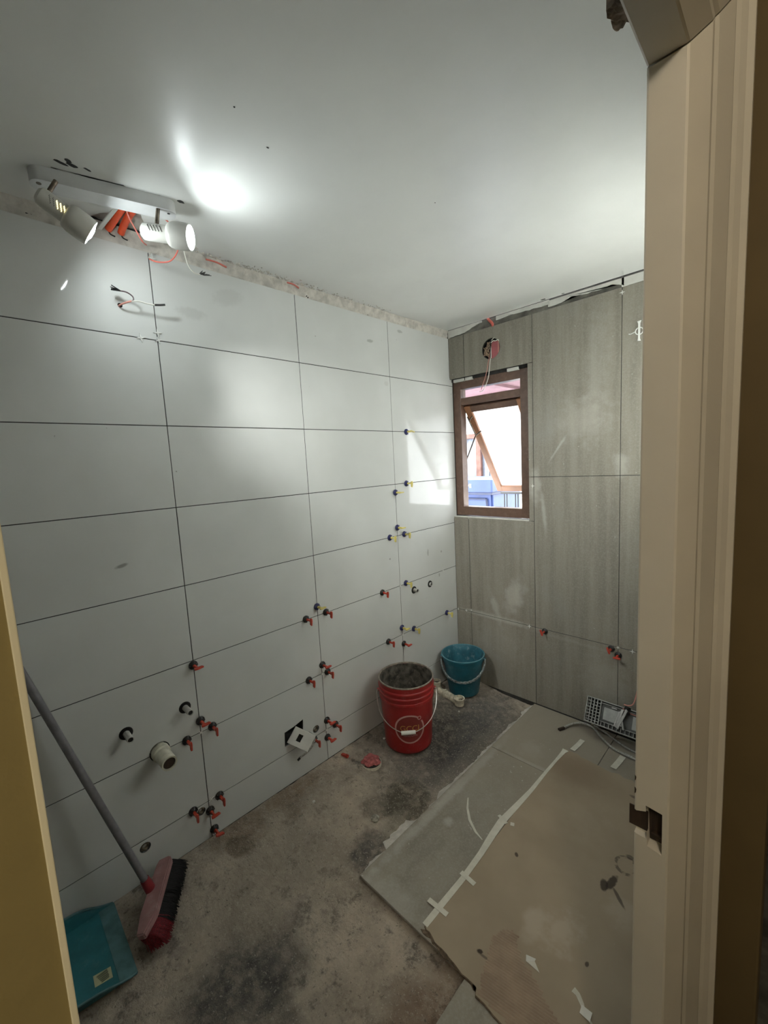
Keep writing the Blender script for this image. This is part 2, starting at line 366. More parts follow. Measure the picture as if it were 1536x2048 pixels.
def prism(bm, pts, d):
    """extrude a planar polygon (3-D points) by vector d"""
    d = Vector(d); a = [bm.verts.new(Vector(p)) for p in pts]; b = [bm.verts.new(Vector(p)+d) for p in pts]
    n = len(pts)
    bm.faces.new(a[::-1]); bm.faces.new(b)
    for i in range(n): bm.faces.new((a[i], a[(i+1) % n], b[(i+1) % n], b[i]))
def obj(name, bm, m, parent=None, smooth=False, bevel=0):
    bmesh.ops.recalc_face_normals(bm, faces=bm.faces)
    me = bpy.data.meshes.new(name); bm.to_mesh(me); bm.free()
    if smooth:
        for p in me.polygons: p.use_smooth = True
        if smooth != 'all': me.set_sharp_from_angle(angle=math.radians(40))
    me.materials.append(M[m] if isinstance(m, str) else m)
    o = bpy.data.objects.new(name, me); C.objects.link(o)
    if parent is not None: o.parent = parent
    return o
def tag(o, label, cat, group=None):
    o['label'] = label; o['category'] = cat
    if group: o['group'] = group
    return o
def thing(name, label, cat, loc=(0, 0, 0), mtx=None, group=None):
    o = bpy.data.objects.new(name, None); C.objects.link(o); o.empty_display_size = .02
    if mtx is not None: o.matrix_world = mtx
    else: o.location = loc
    return tag(o, label, cat, group)
def struct(name, bm, m, parent=None, smooth=False):
    o = obj(name, bm, m, parent, smooth)
    if parent is None: o['kind'] = 'structure'
    return o
def copy_tree(o, parent=None):
    c = o.copy(); C.objects.link(c)
    if parent is not None: c.parent = parent
    for ch in list(o.children): copy_tree(ch, c)
    return c
def boolean(o, cutters):
    """cut holes, keep only the resulting mesh"""
    cs = []
    for bm in cutters:
        bmesh.ops.recalc_face_normals(bm, faces=bm.faces)
        me = bpy.data.meshes.new('cut'); bm.to_mesh(me); bm.free()
        c = bpy.data.objects.new('cut', me); C.objects.link(c); cs.append(c)
        md = o.modifiers.new('cut', 'BOOLEAN'); md.operation = 'DIFFERENCE'; md.object = c; md.solver = 'EXACT'
    dg = bpy.context.evaluated_depsgraph_get()
    me = bpy.data.meshes.new_from_object(o.evaluated_get(dg))
    old = o.data; o.modifiers.clear(); o.data = me; me.name = old.name
    for c in cs:
        d = c.data; bpy.data.objects.remove(c); bpy.data.meshes.remove(d)
def nz(x, y, z=0): return noise.noise(Vector((x, y, z)))
def fz(x, y):
    """height of the bare concrete"""
    t = min(max(x/.42, 0), 1); t = t*t*(3-2*t)
    z = -.160-.048*t
    if y < .2: z += .004*min((.2-y)/.5, 1)
    return z

# ------------------------------------------------------------------ the setting
YC = 1.7644            # face of the grey tiles on the far wall
CZ = 2.145             # ceiling
XR = 1.481             # bathroom face of the wall with the door
# bare floor
bm = bm_(); nx, ny = 190, 260; x0, x1, y0, y1 = -.06, 1.56, -1.25, 1.84
gv = [[None]*(ny+1) for _ in range(nx+1)]
for i in range(nx+1):
    for j in range(ny+1):
        x = x0+(x1-x0)*i/nx; y = y0+(y1-y0)*j/ny
        a = .0030*nz(x*9, y*9, 1)+.0028*nz(x*27, y*27, 2)+.0020*nz(x*70, y*70, 3)
        if x > .5 and y > .25: a -= .003
        gv[i][j] = bm.verts.new((x, y, fz(x, y)+a-.002))
for i in range(nx):
    for j in range(ny): bm.faces.new((gv[i][j], gv[i+1][j], gv[i+1][j+1], gv[i][j+1]))
floor = struct('floor', bm, 'floor', smooth='all')
def floor_tile(xa, xb, ya, yb):
    b = bm_(); box(b, (xa, ya, -.2005), (xb, yb, -.19), .0012)
    return obj('tile', b, 'grey_floor_tile', floor)
for a in ((.5525, 1.0115, .313, 1.2475), (.5525, 1.0115, 1.2500, 1.7620), (1.0145, 1.4740, .313, 1.2475), (1.0145, 1.4740, 1.2500, 1.7620), (1.0145, 1.4740, -.630, .3100)): floor_tile(*a)
# mortar bed squeezed out along the tile edge
bm = bm_(); pts = []; n = 90
rows = []
for i in range(n+1):
    y = .325+(1.75-.325)*i/n
    w = .018+.016*nz(y*11, 5)+.012*nz(y*40, 8)+(.035 if .47 < y < .64 else 0)+(.01 if y > .8 else 0)
    h = -.196+.004*nz(y*30, 2)
    rows.append([bm.verts.new((.556, y, -.193)), bm.verts.new((.5515, y, h)), bm.verts.new((.5515-max(w, .006)*.5, y, h-.007)), bm.verts.new((.5515-max(w, .006), y, -.2145))])
for a, b in zip(rows, rows[1:]):
    for k in range(3): bm.faces.new((a[k], a[k+1], b[k+1], b[k]))
obj('mortar_bed', bm, M['plaster'], floor, smooth='all')

# left wall: backing, tiles, broken plaster strip
holes_round = [(1.322, .544, .0165), (1.479, .543, .0155), (-.048, .428, .0225), (-.249, .426, .0225), (-.151, .303, .0355), (-.031, -.025, .0165), (-.236, -.030, .0185), (.540, .035, .0185), (-.107, 1.897, .0075)]
holes_rect = [(.362, .470, .036, .122)]
def hole_cutters(y0, y1, z0, z1):
    out = []
    for (y, z, r) in holes_round:
        if y+r > y0 and y-r < y1 and z+r > z0 and z-r < z1:
            b = bm_(); lathe(b, [(0, -.09), (r, -.09), (r, .03), (0, .03)], frame_to((0, y, z), (1, 0, 0)), 22); out.append(b)
    for (ya, yb, za, zb) in holes_rect:
        if yb > y0 and ya < y1 and zb > z0 and za < z1:
            b = bm_()
            prism(b, [(-.075, ya, za), (-.075, yb-.006, za+.004), (-.075, yb, zb), (-.075, yb-.055, zb-.012), (-.075, ya+.004, zb-.016)], (.1, 0, 0)); out.append(b)
    return out
bm = bm_(); box(bm, (-.14, -1.3, -.45), (-.0018, 1.95, 2.094)); box(bm, (-.14, -1.3, 2.0939), (-.0095, 1.95, 2.30))
wl = struct('wall_left', bm, 'dark_mortar'); boolean(wl, hole_cutters(-9, 9, -9, 9))
G = .0015
ye = [-1.2, -.6, 0, .6, 1.2, 1.799]; ze = [-.1575, 0, .3, .6, .9, 1.2, 1.5, 1.8, 2.0975]
for i in range(5):
    for j in range(8):
        ya, yb, za, zb = ye[i]+G, ye[i+1]-G, ze[j]+(G if j else 0), ze[j+1]-G
        b = bm_(); box(b, (-.0085, ya, za), (0, yb, zb), .0007)
        t = obj('tile', b, 'white_tile', wl)
        cs = hole_cutters(ya, yb, za, zb)
        if cs: boolean(t, cs)
        dx = random.uniform(-.0004, .0003); t.location.x = dx
# plaster strip above the tiles
bm = bm_(); n = 420; k = 9; rows = []
for i in range(n+1):
    y = -1.2+(1.764+1.2)*i/n; row = []
    lump = 1 if .15 < y < 1.15 else .45
    for j in range(k+1):
        t = j/k; z = 2.094+(CZ+.006-2.094)*t
        x = -.006+.008*t+.006*nz(y*8, z*40, 1)+lump*.006*nz(y*45, z*90, 4)+lump*.004*nz(y*120, z*160, 2)
        if lump == 1 and j >= 6: x += .012*max(0, nz(y*30, 3, j))
        if j == 0: x = min(x, -.001)
        row.append(bm.verts.new((x, y, z)))
    rows.append(row)
for a, b in zip(rows, rows[1:]):
    for j in range(k): bm.faces.new((a[j], b[j], b[j+1], a[j+1]))
obj('plaster_strip', bm, 'plaster', wl, smooth='all')

# far wall: backing with the window hole
WX0, WX1, WZ0, WZ1 = -.0, .533, .942, 1.838
TZ = 2.096
bm = bm_()
box(bm, (-.0005, YC+.0018, -.45), (1.62, 1.93, WZ0-.012)); box(bm, (-.0005, YC+.0018, WZ1+.012), (1.62, 1.93, TZ-.002)); box(bm, (-.14, 1.775, TZ-.003), (1.62, 1.93, 2.30))
box(bm, (WX1+.012, YC+.0018, WZ0-.02), (1.62, 1.93, WZ1+.02))
wb = struct('wall_back', bm, 'dark_mortar')
def btile(xa, xb, za, zb, cuts=()):
    b = bm_(); box(b, (xa+G, YC, za+G), (xb-G, 1.7765, zb-G), .0007)
    t = obj('tile', b, 'grey_tile', wb)
    if cuts: boolean(t, list(cuts))
    t.location.y = random.uniform(-.0004, .0004)
    return t
def ebox_cut():
    b = bm_(); lathe(b, [(0, -.05), (.060, -.05), (.060, .05), (0, .05)], frame_to((.307, 1.77, 1.968), (0, -1, 0)), 28); return b
TZ = 2.096
btile(.0015, .1155, -.186, .3); btile(.1155, .5635, -.186, .3); btile(.5635, 1.0130, -.186, .3); btile(1.0130, 1.479, -.186, .3)
btile(.0015, .1155, .3, WZ0); btile(.1155, .5635, .3, WZ0)
btile(.0015, .1155, WZ1, TZ); btile(.1155, .5635, WZ1, TZ, [ebox_cut()])
# cut tiles that meet the window edge
btile(.5335, .5635, 1.2, WZ1); btile(.5335, .5635, WZ0, 1.2)
for (xa, xb) in ((.5635, 1.0130), (1.0130, 1.479)):
    btile(xa, xb, .3, 1.2); btile(xa, xb, 1.2, TZ)
boolean(wb, [ebox_cut()])
# sill slip
bm = bm_(); box(bm, (.002, 1.7655, WZ0-.012), (.531, 1.802, WZ0+.002), .001); obj('sill_mortar', bm, 'white_plaster', wb)
bm = bm_(); 
for (a, b_, c_) in ((.02, .10, .006), (.11, .16, .004), (.40, .47, .006)):
    box(bm, (a, 1.780, WZ1-.020), (b_, 1.80, WZ1-.002), .002)
obj('mortar_dab', bm, 'white_plaster', wb)
# plaster band above the grey tiles, ragged lower edge
bm = bm_(); box(bm, (-.005, 1.7685, TZ), (1.48, 1.776, CZ-.004)); obj('cement_band', bm, 'cement', wb)
def ragged(xa, xb, zt, lows, y=1.7645, th=.004, mat_='white_plaster'):
    pts = [(xa, y, zt-.001*random.random()), (xb, y, zt-.001*random.random())]
    n = len(lows)
    for i in range(n*3):
        t = 1-i/(n*3-1); f = t*(n-1); a = int(min(f, n-2)); z = lows[a]*(1-(f-a))+lows[a+1]*(f-a)
        pts.append((xa+(xb-xa)*t, y, z+random.uniform(-.003, .003)))
    b = bm_(); prism(b, pts, (0, th, 0)); bmesh.ops.triangulate(b, faces=[f for f in b.faces if len(f.verts) > 4])
    o = obj('plaster_patch', b, mat_, wb)
ragged(.002, .25, CZ-.002, [2.098, 2.100, 2.104, 2.122, 2.136])
ragged(.345, .66, CZ-.002, [2.118, 2.128, 2.124, 2.121, 2.117])
ragged(.655, 1.02, CZ-.008, [2.104, 2.108, 2.124, 2.118, 2.112, 2.122, 2.100])
ragged(1.01, 1.479, CZ-.008, [2.097, 2.099, 2.098, 2.099, 2.097])
# ceiling board with the chipped hole
bm = bm_(); box(bm, (-.009, -1.3, CZ), (1.60, 1.762, CZ+.022)); ceil = struct('ceiling', bm, 'ceiling')
b = bm_(); hp = [(-.05, -.20), (.03, -.165), (.06, -.15), (.085, -.125), (.135, -.112), (.15, -.085), (.135, -.055), (.11, -.045), (.085, -.03), (.05, .0), (.03, .03), (-.05, .05)]
prism(b, [(x, y, CZ-.02) for x, y in hp], (0, 0, .06)); boolean(ceil, [b])
bm = bm_(); n = 26; rows = []
for i in range(n+1):
    r = []
    for j in range(n+1):
        x = -.03+.21*i/n; y = -.23+.30*j/n
        r.append(bm.verts.new((x, y, CZ+.017+.007*nz(x*30, y*30, 4)+.004*nz(x*90, y*90))))
    rows.append(r)
for i in range(n):
    for j in range(n): bm.faces.new((rows[i][j], rows[i+1][j], rows[i+1][j+1], rows[i][j+1]))
obj('exposed_slab', bm, 'plaster', ceil, smooth='all')
# crumbs of plaster hanging along the ceiling edge
bm = bm_()
for q in range(230):
    y = random.choice((random.uniform(.15, .75), random.uniform(.15, 1.2))); x = abs(random.gauss(0, .014))+.003; s = random.uniform(.0015, .005)
    bmesh.ops.create_icosphere(bm, subdivisions=1, radius=s, matrix=Matrix.Translation((x, y, CZ-.0005)) @ Matrix.Diagonal((1, random.uniform(.7, 2), .7, 1)))
o = obj('plaster_crumb', bm, 'plaster', ceil); o['kind'] = 'stuff'
# soot marks beside the lamp plate, its edge shadow painted as thin dark lines
def mark(x, y, rx, ry, rot, par, m='black'):
    b = bm_(); pts = [(x+(rx*math.cos(a)*math.cos(rot)-ry*math.sin(a)*math.sin(rot))*random.uniform(.75, 1.2), y+(rx*math.cos(a)*math.sin(rot)+ry*math.sin(a)*math.cos(rot))*random.uniform(.75, 1.2), CZ-.0006) for a in [2*PI*i/12 for i in range(12)]]
    prism(b, pts, (0, 0, .001)); obj('dirt_shadow_mark', b, m, par)
for a in ((.265, -.262, .006, .009, .3), (.252, -.252, .006, .014, .2), (.245, -.275, .005, .016, .2), (.258, -.218, .003, .01, .3), (.229, -.20, .0030, .10, -.243), (.250, -.085, .0025, .06, -.243), (.275, .016, .006, .010, .1), (.70, -.02, .0018, .0022, 0), (.64, .10, .0016, .0035, 0), (.637, 1.745, .014, .008, .1), (.74, 1.75, .008, .005, 0), (.78, .62, .0014, .0018, 0)):
    mark(*a, ceil, 'dark_mortar' if a[0] > .5 else 'black')

# front wall, door wall, hallway
bm = bm_(); box(bm, (-.14, -1.34, -.45), (1.60, -1.22, 2.3)); struct('wall_front', bm, 'white_plaster')
YN = -.5618                        # near edge of the opening
YJ, ZH = .160, 1.838               # far jamb face, head soffit
bm = bm_()
box(bm, (XR, .345, -.45), (1.558, 1.95, 2.3)); box(bm, (XR, -1.34, ZH+.19), (1.558, .36, 2.3)); box(bm, (XR, -1.34, -.45), (1.5595, YN, ZH+.2))
wr = struct('wall_right', bm, 'hall_paint')
bm = bm_(); box(bm, (1.476, .352, -.2), (1.4808, 1.762, 2.14)); box(bm, (1.476, -1.21, 2.04), (1.4808, .351, 2.14)); box(bm, (1.476, -1.21, -.2), (1.4808, YN-.10, 2.039))
obj('room_lining', bm, 'lining', wr)
bm = bm_(); box(bm, (1.5588, YN-.0008, -.2), (1.5602, YN+.0003, ZH), .0002); struct('trim_1', bm, 'pale_edge')
prof = [(1.481, 0), (1.4835, -.0012), (1.526, -.0012), (1.529, .0005), (1.548, .030), (1.5485, .040), (1.5525, .046), (1.5650, .082), (1.5645, .092), (1.5695, .098), (1.576, .108), (1.5835, .114), (1.5835, .126), (1.578, .134), (1.570, .150), (1.560, .152), (1.5585, .20), (1.481, .20)]
def sweep(bm, fa, fb):
    a = [bm.verts.new(fa(x, t)) for x, t in prof]; b = [bm.verts.new(fb(x, t)) for x, t in prof]; n = len(prof)
    for i in range(n): bm.faces.new((a[i], a[(i+1) % n], b[(i+1) % n], b[i]))
    bmesh.ops.triangulate(bm, faces=[bm.faces.new(a[::-1]), bm.faces.new(b)])
dr = bpy.data.objects.new('door_1', None); C.objects.link(dr); dr['kind'] = 'structure'
bm = bm_(); sweep(bm, lambda x, t: (x, YJ+t, -.2), lambda x, t: (x, YJ+t, ZH-.0012+t)); jamb = obj('jamb', bm, 'jamb', dr)
c1 = bm_(); prism(c1, [(1.497, YJ-.02, .747), (1.520, YJ-.02, .744), (1.5205, YJ-.02, .672), (1.500, YJ-.02, .676)], (0, .040, 0))
c2 = bm_(); prism(c2, [(1.470, YJ-.02, .733), (1.484, YJ-.02, .731), (1.499, YJ-.02, .737), (1.499, YJ-.02, .688), (1.484, YJ-.02, .689), (1.470, YJ-.02, .693)], (0, .031, 0))
boolean(jamb, [c1, c2])
bm = bm_(); sweep(bm, lambda x, t: (x, -.75, ZH+.0012+t), lambda x, t: (x, YJ+t+.0, ZH+.0012+t)); obj('head_jamb', bm, 'jamb', dr)
bm = bm_()
box(bm, (1.498, YJ+.017, .677), (1.519, YJ+.019, .742), .001); box(bm, (1.471, YJ+.0085, .694), (1.499, YJ+.0105, .730), .001)
box(bm, (1.503, YJ+.010, .690), (1.519, YJ+.018, .694), .001)
obj('strike_recess', bm, 'dark_wood', dr)
for (z, w, h) in ((.788, .0022, .010), (.766, .0026, .012)):
    b = bm_(); pts = [(1.4808, YJ-.0013, z-h/2), (1.4808, YJ-.0013, z+h/2), (1.4808+w, YJ-.0013, z+h*.2), (1.4808+w*.7, YJ-.0013, z-h*.3)]
    prism(b, pts, (0, .0008, 0)); obj('paint_chip', b, 'dark_wood', dr)
b = bm_(); n = bmesh.ops.create_grid(b, x_segments=6, y_segments=8, size=.5, matrix=Matrix.Translation((1.471, .072, 1.852)) @ Matrix.Diagonal((.020, .038, 1, 1)))
ex = bmesh.ops.extrude_face_region(b, geom=b.faces[:]); 
for v in [g for g in ex['geom'] if isinstance(g, bmesh.types.BMVert)]: v.co.z += .012
for v in b.verts: v.co += Vector((.003*nz(v.co.x*200, v.co.y*200), .004*nz(v.co.y*190, v.co.x*150, 3), .004*nz(v.co.x*220, v.co.y*220, 7)))
obj('broken_chunk', b, 'broken_wood', dr)
bm = bm_(); box(bm, (1.558, .325, -.25), (1.6385, .50, 2.28), .004); struct('trim_2', bm, 'hall_shade')
bm = bm_(); box(bm, (1.55, -1.9, -.26), (2.75, 2.9, -.19)); struct('floor_hall', bm, 'cement')
bm = bm_(); box(bm, (1.48, -1.9, 2.28), (2.75, 2.9, 2.36)); struct('ceiling_hall', bm, 'white_plaster')
bm = bm_(); box(bm, (2.65, -1.9, -.25), (2.75, 2.9, 2.3)); struct('wall_hall', bm, 'hall_paint')
bm = bm_(); box(bm, (1.48, 1.95, -.25), (2.75, 2.05, 2.3)); struct('wall_hall_far', bm, 'hall_paint')
bm = bm_(); box(bm, (1.48, -1.9, -.25), (2.75, -1.8, 2.3)); box(bm, (1.48, -1.82, -.25), (1.6, -1.32, 2.3)); struct('wall_hall_near', bm, 'hall_paint')
hl = thing('hall_fill_lamp', 'added round fill lamp, unseen on the hallway ceiling behind the viewer', 'lamp', (2.15, -1.0, 2.28))  # unseen lamp added to light the jamb and the lower room
b = bm_(); lathe(b, [(0, 0), (.09, 0), (.09, -.02), (0, -.02)], None, 28); obj('hall_fill_base', b, 'plate_white', hl, True)
b = bm_(); lathe(b, [(.075, -.0205), (.07, -.05), (.04, -.07), (0, -.075)], None, 24); obj('hall_fill_diffuser', b, 'hall_fill_bulb', hl, True)
ld = bpy.data.lights.new('hall_fill_light', 'POINT'); ld.energy = HALL_FILL_W; ld.color = (1, .92, .79); ld.shadow_soft_size = .08
lo = bpy.data.objects.new('hall_fill_light', ld); C.objects.link(lo); lo.parent = hl; lo.location = (0, 0, -.16)

# ------------------------------------------------------------------ window
FY0, FY1 = 1.801, 1.861
win = bpy.data.objects.new('window_1', None); C.objects.link(win); win['kind'] = 'structure'
fx0, fx1, fz0, fz1 = .002, .530, .950, 1.826
def bar(x0, x1, z0, z1, y0=FY0, y1=FY1, m='window_alu', name='frame_bar', bev=.003):
    b = bm_(); box(b, (x0, y0, z0), (x1, y1, z1), bev); return obj(name, b, m, win)
bar(fx0, fx0+.056, fz0, fz1); bar(fx1-.060, fx1, fz0, fz1)
bar(fx0+.054, fx1-.058, fz0, fz0+.058); bar(fx0+.054, fx1-.058, fz1-.054, fz1)
bar(fx0+.054, fx1-.058, 1.672, 1.716, FY0+.006, FY1, name='transom')
b = bm_(); box(b, (fx0+.05, FY0+.028, 1.712), (fx1-.05, FY0+.033, fz1-.05)); obj('pane', b, 'glass', win)
bm = bm_(); box(bm, (-.0, 1.79, WZ1-.014), (.534, 1.86, WZ1+.011)); obj('gap_filler', bm, 'dark_mortar', win)
# awning sash, hinged under the transom and pushed out at the bottom
SL, SA = .715, math.radians(35.0)
sash = bpy.data.objects.new('sash', None); C.objects.link(sash); sash.parent = win
sash.matrix_world = Matrix.Translation((.058, FY0+.046, 1.668)) @ Matrix.Rotation(SA, 4, 'X')
SW = .414
def sbar(a, b_, m='sash_glare', bev=.003, name='sash_bar'):
    b = bm_(); box(b, a, b_, bev); obj(name, b, m, sash)
sbar((0, -.016, -SL), (.046, .016, 0)); sbar((SW-.046, -.016, -SL), (SW, .016, 0)); sbar((.044, -.016, -.042), (SW-.044, .016, 0), 'window_alu'); sbar((.044, -.016, -SL), (SW-.044, .016, -SL+.046))
sbar((.040, -.003, -SL+.04), (SW-.04, .003, -.038), 'frosted', 0, 'pane')
b = bm_(); box(b, (SW-.03, -.05, -SL+.03), (SW-.005, -.016, -SL+.055), .003); obj('latch', b, 'black', sash)
# stay arms of the sash
b = bm_()
for p, q in (((.062, FY1+.004, 1.600), (.118, FY1+.014, 1.474)), ((.118, FY1+.014, 1.474), (.052, FY1+.004, 1.325)), ((.118, FY1+.014, 1.474), (.150, FY1+.03, 1.50)), ((.075, FY1+.004, 1.57), (.098, FY1+.01, 1.60))):
    cyl(b, p, q, .0045, seg=8)
obj('stay_arm', b, 'steel', win)

# ------------------------------------------------------------------ outside the window
M['out_wall'] = mat('sunlit white render', (.80, .80, .78, 1), .9, var=.06, scale=3)
M['out_board'] = mat('weathered blue grey boards', (.22, .24, .28, 1), .85, var=.25, scale=6, stretch=(3, 3, 1))
M['out_post'] = mat('brown timber post', (.14, .07, .055, 1), .8, var=.2)
M['tank_blue'] = mat('blue tank plastic', (.045, .08, .25, 1), .5, var=.12, scale=5)
M['tank_dark'] = mat('dark blue tank trim', (.02, .03, .08, 1), .5, var=.1)
M['soffit'] = mat('mauve painted eave', (.30, .16, .19, 1), .8, var=.1)
M['ground'] = mat('pale concrete ground', (.55, .53, .50, 1), .9, var=.15, scale=3)
M['rail_black'] = mat('black railing paint', (.03, .03, .03, 1), .5, var=.1)
bm = bm_(); box(bm, (-6, 1.95, -.6), (5, 9, -.45)); struct('ground', bm, 'ground')
bm = bm_(); box(bm, (-6, 8.6, -.5), (5, 8.8, 1.15)); nw = struct('wall_yard', bm, 'out_wall')
bf = thing('board_fence', 'weathered blue grey board fence behind the blue tank outside the window', 'fence', (-1.45, 4.2, -.45))
for i in range(7):
    b = bm_(); box(b, (-.55+i*.17, 0, 0), (-.55+i*.17+.16, .03, 2.03), .003); obj('board', b, 'out_board', bf)
for x in (.13, .60):
    b = bm_(); box(b, (x, -.05, 0), (x+.07, -.005, 2.08), .003); obj('post', b, 'out_post', bf)
b = bm_(); box(b, (-.55, -.04, 2.03), (.66, .04, 2.09), .003); obj('top_rail', b, 'out_post', bf)
tk = thing('water_tank', 'large blue plastic tank with white letters outside the window', 'tank', (-.99, 3.45, -.45))
b = bm_()
lo_ = [(-.62, -.30), (.50, -.30), (.50, .35), (-.62, .35)]; hi_ = [(-.60, -.27), (.46, -.27), (.46, .33), (-.60, .33)]
va = [b.verts.new((x, y, 0)) for x, y in lo_]; vb = [b.verts.new((x, y, 1.42)) for x, y in hi_]
b.faces.new(va[::-1]); b.faces.new(vb)
for i in range(4): b.faces.new((va[i], va[(i+1) % 4], vb[(i+1) % 4], vb[i]))
bmesh.ops.bevel(b, geom=b.edges[:], offset=.02, segments=2, affect='EDGES'); obj('tank_body', b, 'tank_blue', tk)
b = bm_(); box(b, (-.66, -.34, 1.43), (.50, .38, 1.56), .015); obj('tank_lid', b, 'tank_blue', tk)
b = bm_(); box(b, (-.65, -.33, 1.405), (.49, .37, 1.43), .004); obj('lid_seam', b, 'tank_dark', tk)
b = bm_()
for (p, q) in (((.02, -.31, .96), (.16, -.29, 1.36)), ((.16, -.29, 1.36), (.40, -.29, 1.36)), ((.40, -.29, 1.36), (.47, -.31, .80)), ((-.10, -.31, 1.10), (.05, -.30, .98))): cyl(b, p, q, .010, seg=8)
obj('rib', b, 'tank_dark', tk)
def text_bm(txt, size, ext=.0):
    cu = bpy.data.curves.new('t', 'FONT'); cu.body = txt; cu.size = size; cu.extrude = ext; cu.align_x = 'CENTER'; cu.align_y = 'CENTER'
    to = bpy.data.objects.new('t', cu); C.objects.link(to)
    me = bpy.data.meshes.new_from_object(to.evaluated_get(bpy.context.evaluated_depsgraph_get()))
    b = bm_(); b.from_mesh(me); bpy.data.objects.remove(to); bpy.data.meshes.remove(me); bpy.data.curves.remove(cu); return b
b = text_bm('MI', .060, .001)
bmesh.ops.transform(b, matrix=Matrix.Translation((.235, -.342, 1.495)) @ Matrix.Rotation(PI/2, 4, 'X'), verts=b.verts); obj('lettering', b, 'paper', tk)
rl = thing('railing', 'black metal railing with paired bars outside the window', 'railing', (-.08, 2.6, -.45))
for i in range(6):
    for d in (0, .022):
        b = bm_(); cyl(b, (i*.098+d, 0, 0), (i*.098+d, 0, 1.47), .005, seg=8); obj('bar', b, 'rail_black', rl)
b = bm_(); box(b, (-.03, -.012, 1.47), (.55, .012, 1.487), .003); obj('top_rail', b, 'rail_black', rl)
ev = thing('eave', 'mauve painted eave above the window outside', 'eave', (0, 1.95, 1.842))
b = bm_(); box(b, (-1.4, 0, .0), (1.4, .62, .05)); obj('soffit_board', b, 'soffit', ev)
b = bm_(); box(b, (.05, .0, -.02), (.11, .62, 0)); obj('batten', b, 'soffit', ev)
b = bm_(); box(b, (-1.4, .62, -.03), (1.4, .65, .10)); obj('fascia', b, 'out_post', ev)

# ------------------------------------------------------------------ frames on walls
def wall_mtx(wall, u, z, roll=0, off=0.0):
    """local X along the wall, local Y up, local Z out of the wall"""
    if wall == 'L': R = Matrix(((0, 0, 1), (1, 0, 0), (0, 1, 0))); p = Vector((off, u, z))
    else: R = Matrix(((1, 0, 0), (0, 0, -1), (0, 1, 0))); p = Vector((u, YC-off, z))
    m = R.to_4x4(); m.translation = p
    return m @ Matrix.Rotation(roll, 4, 'Z')
# ------------------------------------------------------------------ tile levelling clips
def make_clip(name, capm, hm):
    t = thing(name, 'x', 'tile clip')
    b = bm_(); lathe(b, [(.0, 0), (.0165, 0), (.0175, .0015), (.0172, .004), (.0135, .0065), (.0105, .011), (.0085, .0125), (0, .0125)], None, 20)
    for i in range(8):
        a = 2*PI*i/8; obox(b, Matrix.Rotation(a, 4, 'Z') @ Matrix.Translation((.013, 0, .0065)), (.007, .0022, .006))
    obj('cap', b, capm, t, True)
    b = bm_(); box(b, (-.0050, -.0034, .010), (.0050, .0034, .040), .0008); box(b, (-.0026, -.006, .0115), (.0026, .006, .019), .0008)
    st = obj('stem', b, hm, t)
    b = bm_(); prism(b, [(-.0034, -.019, .038), (-.0034, .011, .039), (-.0034, .013, .051), (-.0034, .002, .053), (-.0034, -.023, .049)], (.0068, 0, 0)); bmesh.ops.bevel(b, geom=b.edges[:], offset=.0008, segments=1, affect='EDGES')
    obj('wing', b, hm, t)
    return t
red0 = make_clip('tile_levelling_clip', 'black_rubber', 'red_plastic'); blue0 = make_clip('tile_levelling_clip', 'navy', 'yellow_plastic')
used = set()
def clip(proto, wall, u, z, roll, label, group):
    o = proto if proto.name not in used else copy_tree(proto)
    used.add(proto.name)
    o.matrix_world = wall_mtx(wall, u, z, roll, .0005); tag(o, label, 'tile clip', group)
GB = 'navy capped clips with yellow handles on the white wall'; GR = 'black capped clips with red handles on the white wall'; GK = 'black capped clips with red handles on the grey wall'
H, V = 0.0, PI/2
NB = 'navy yellow-handled tile clip, '
for (y, z, r, s) in (
    (1.315, 1.498, V*.9, 'highest clip on the white wall, inside the window reflection'),
    (1.294, 1.198, H, 'on the joint below the highest clip, level with the window bottom'),
    (1.196, 1.153, V, 'on the far vertical joint just below and left of its neighbour'),
    (1.198, .949, V, 'uppermost of the trio below the window reflection'),
    (1.255, .902, H, 'rightmost of the trio below the window reflection'),
    (1.131, .901, H, 'leftmost of the trio below the window reflection'),
    (1.248, .606, H, 'directly above the small pipe stub near the far corner'),
    (1.642, .305, H, 'right in the far corner above the blue bucket'),
    (1.194, .346, V, 'left one of the pair above the red pail'),
    (1.301, .305, H, 'right one of the pair above the red pail'),
    (.596, .647, V, 'alone above two red handled clips on the middle vertical joint')):
    clip(blue0, 'L', y, z, r, NB+s, GB)
NR = 'black red-handled tile clip, '
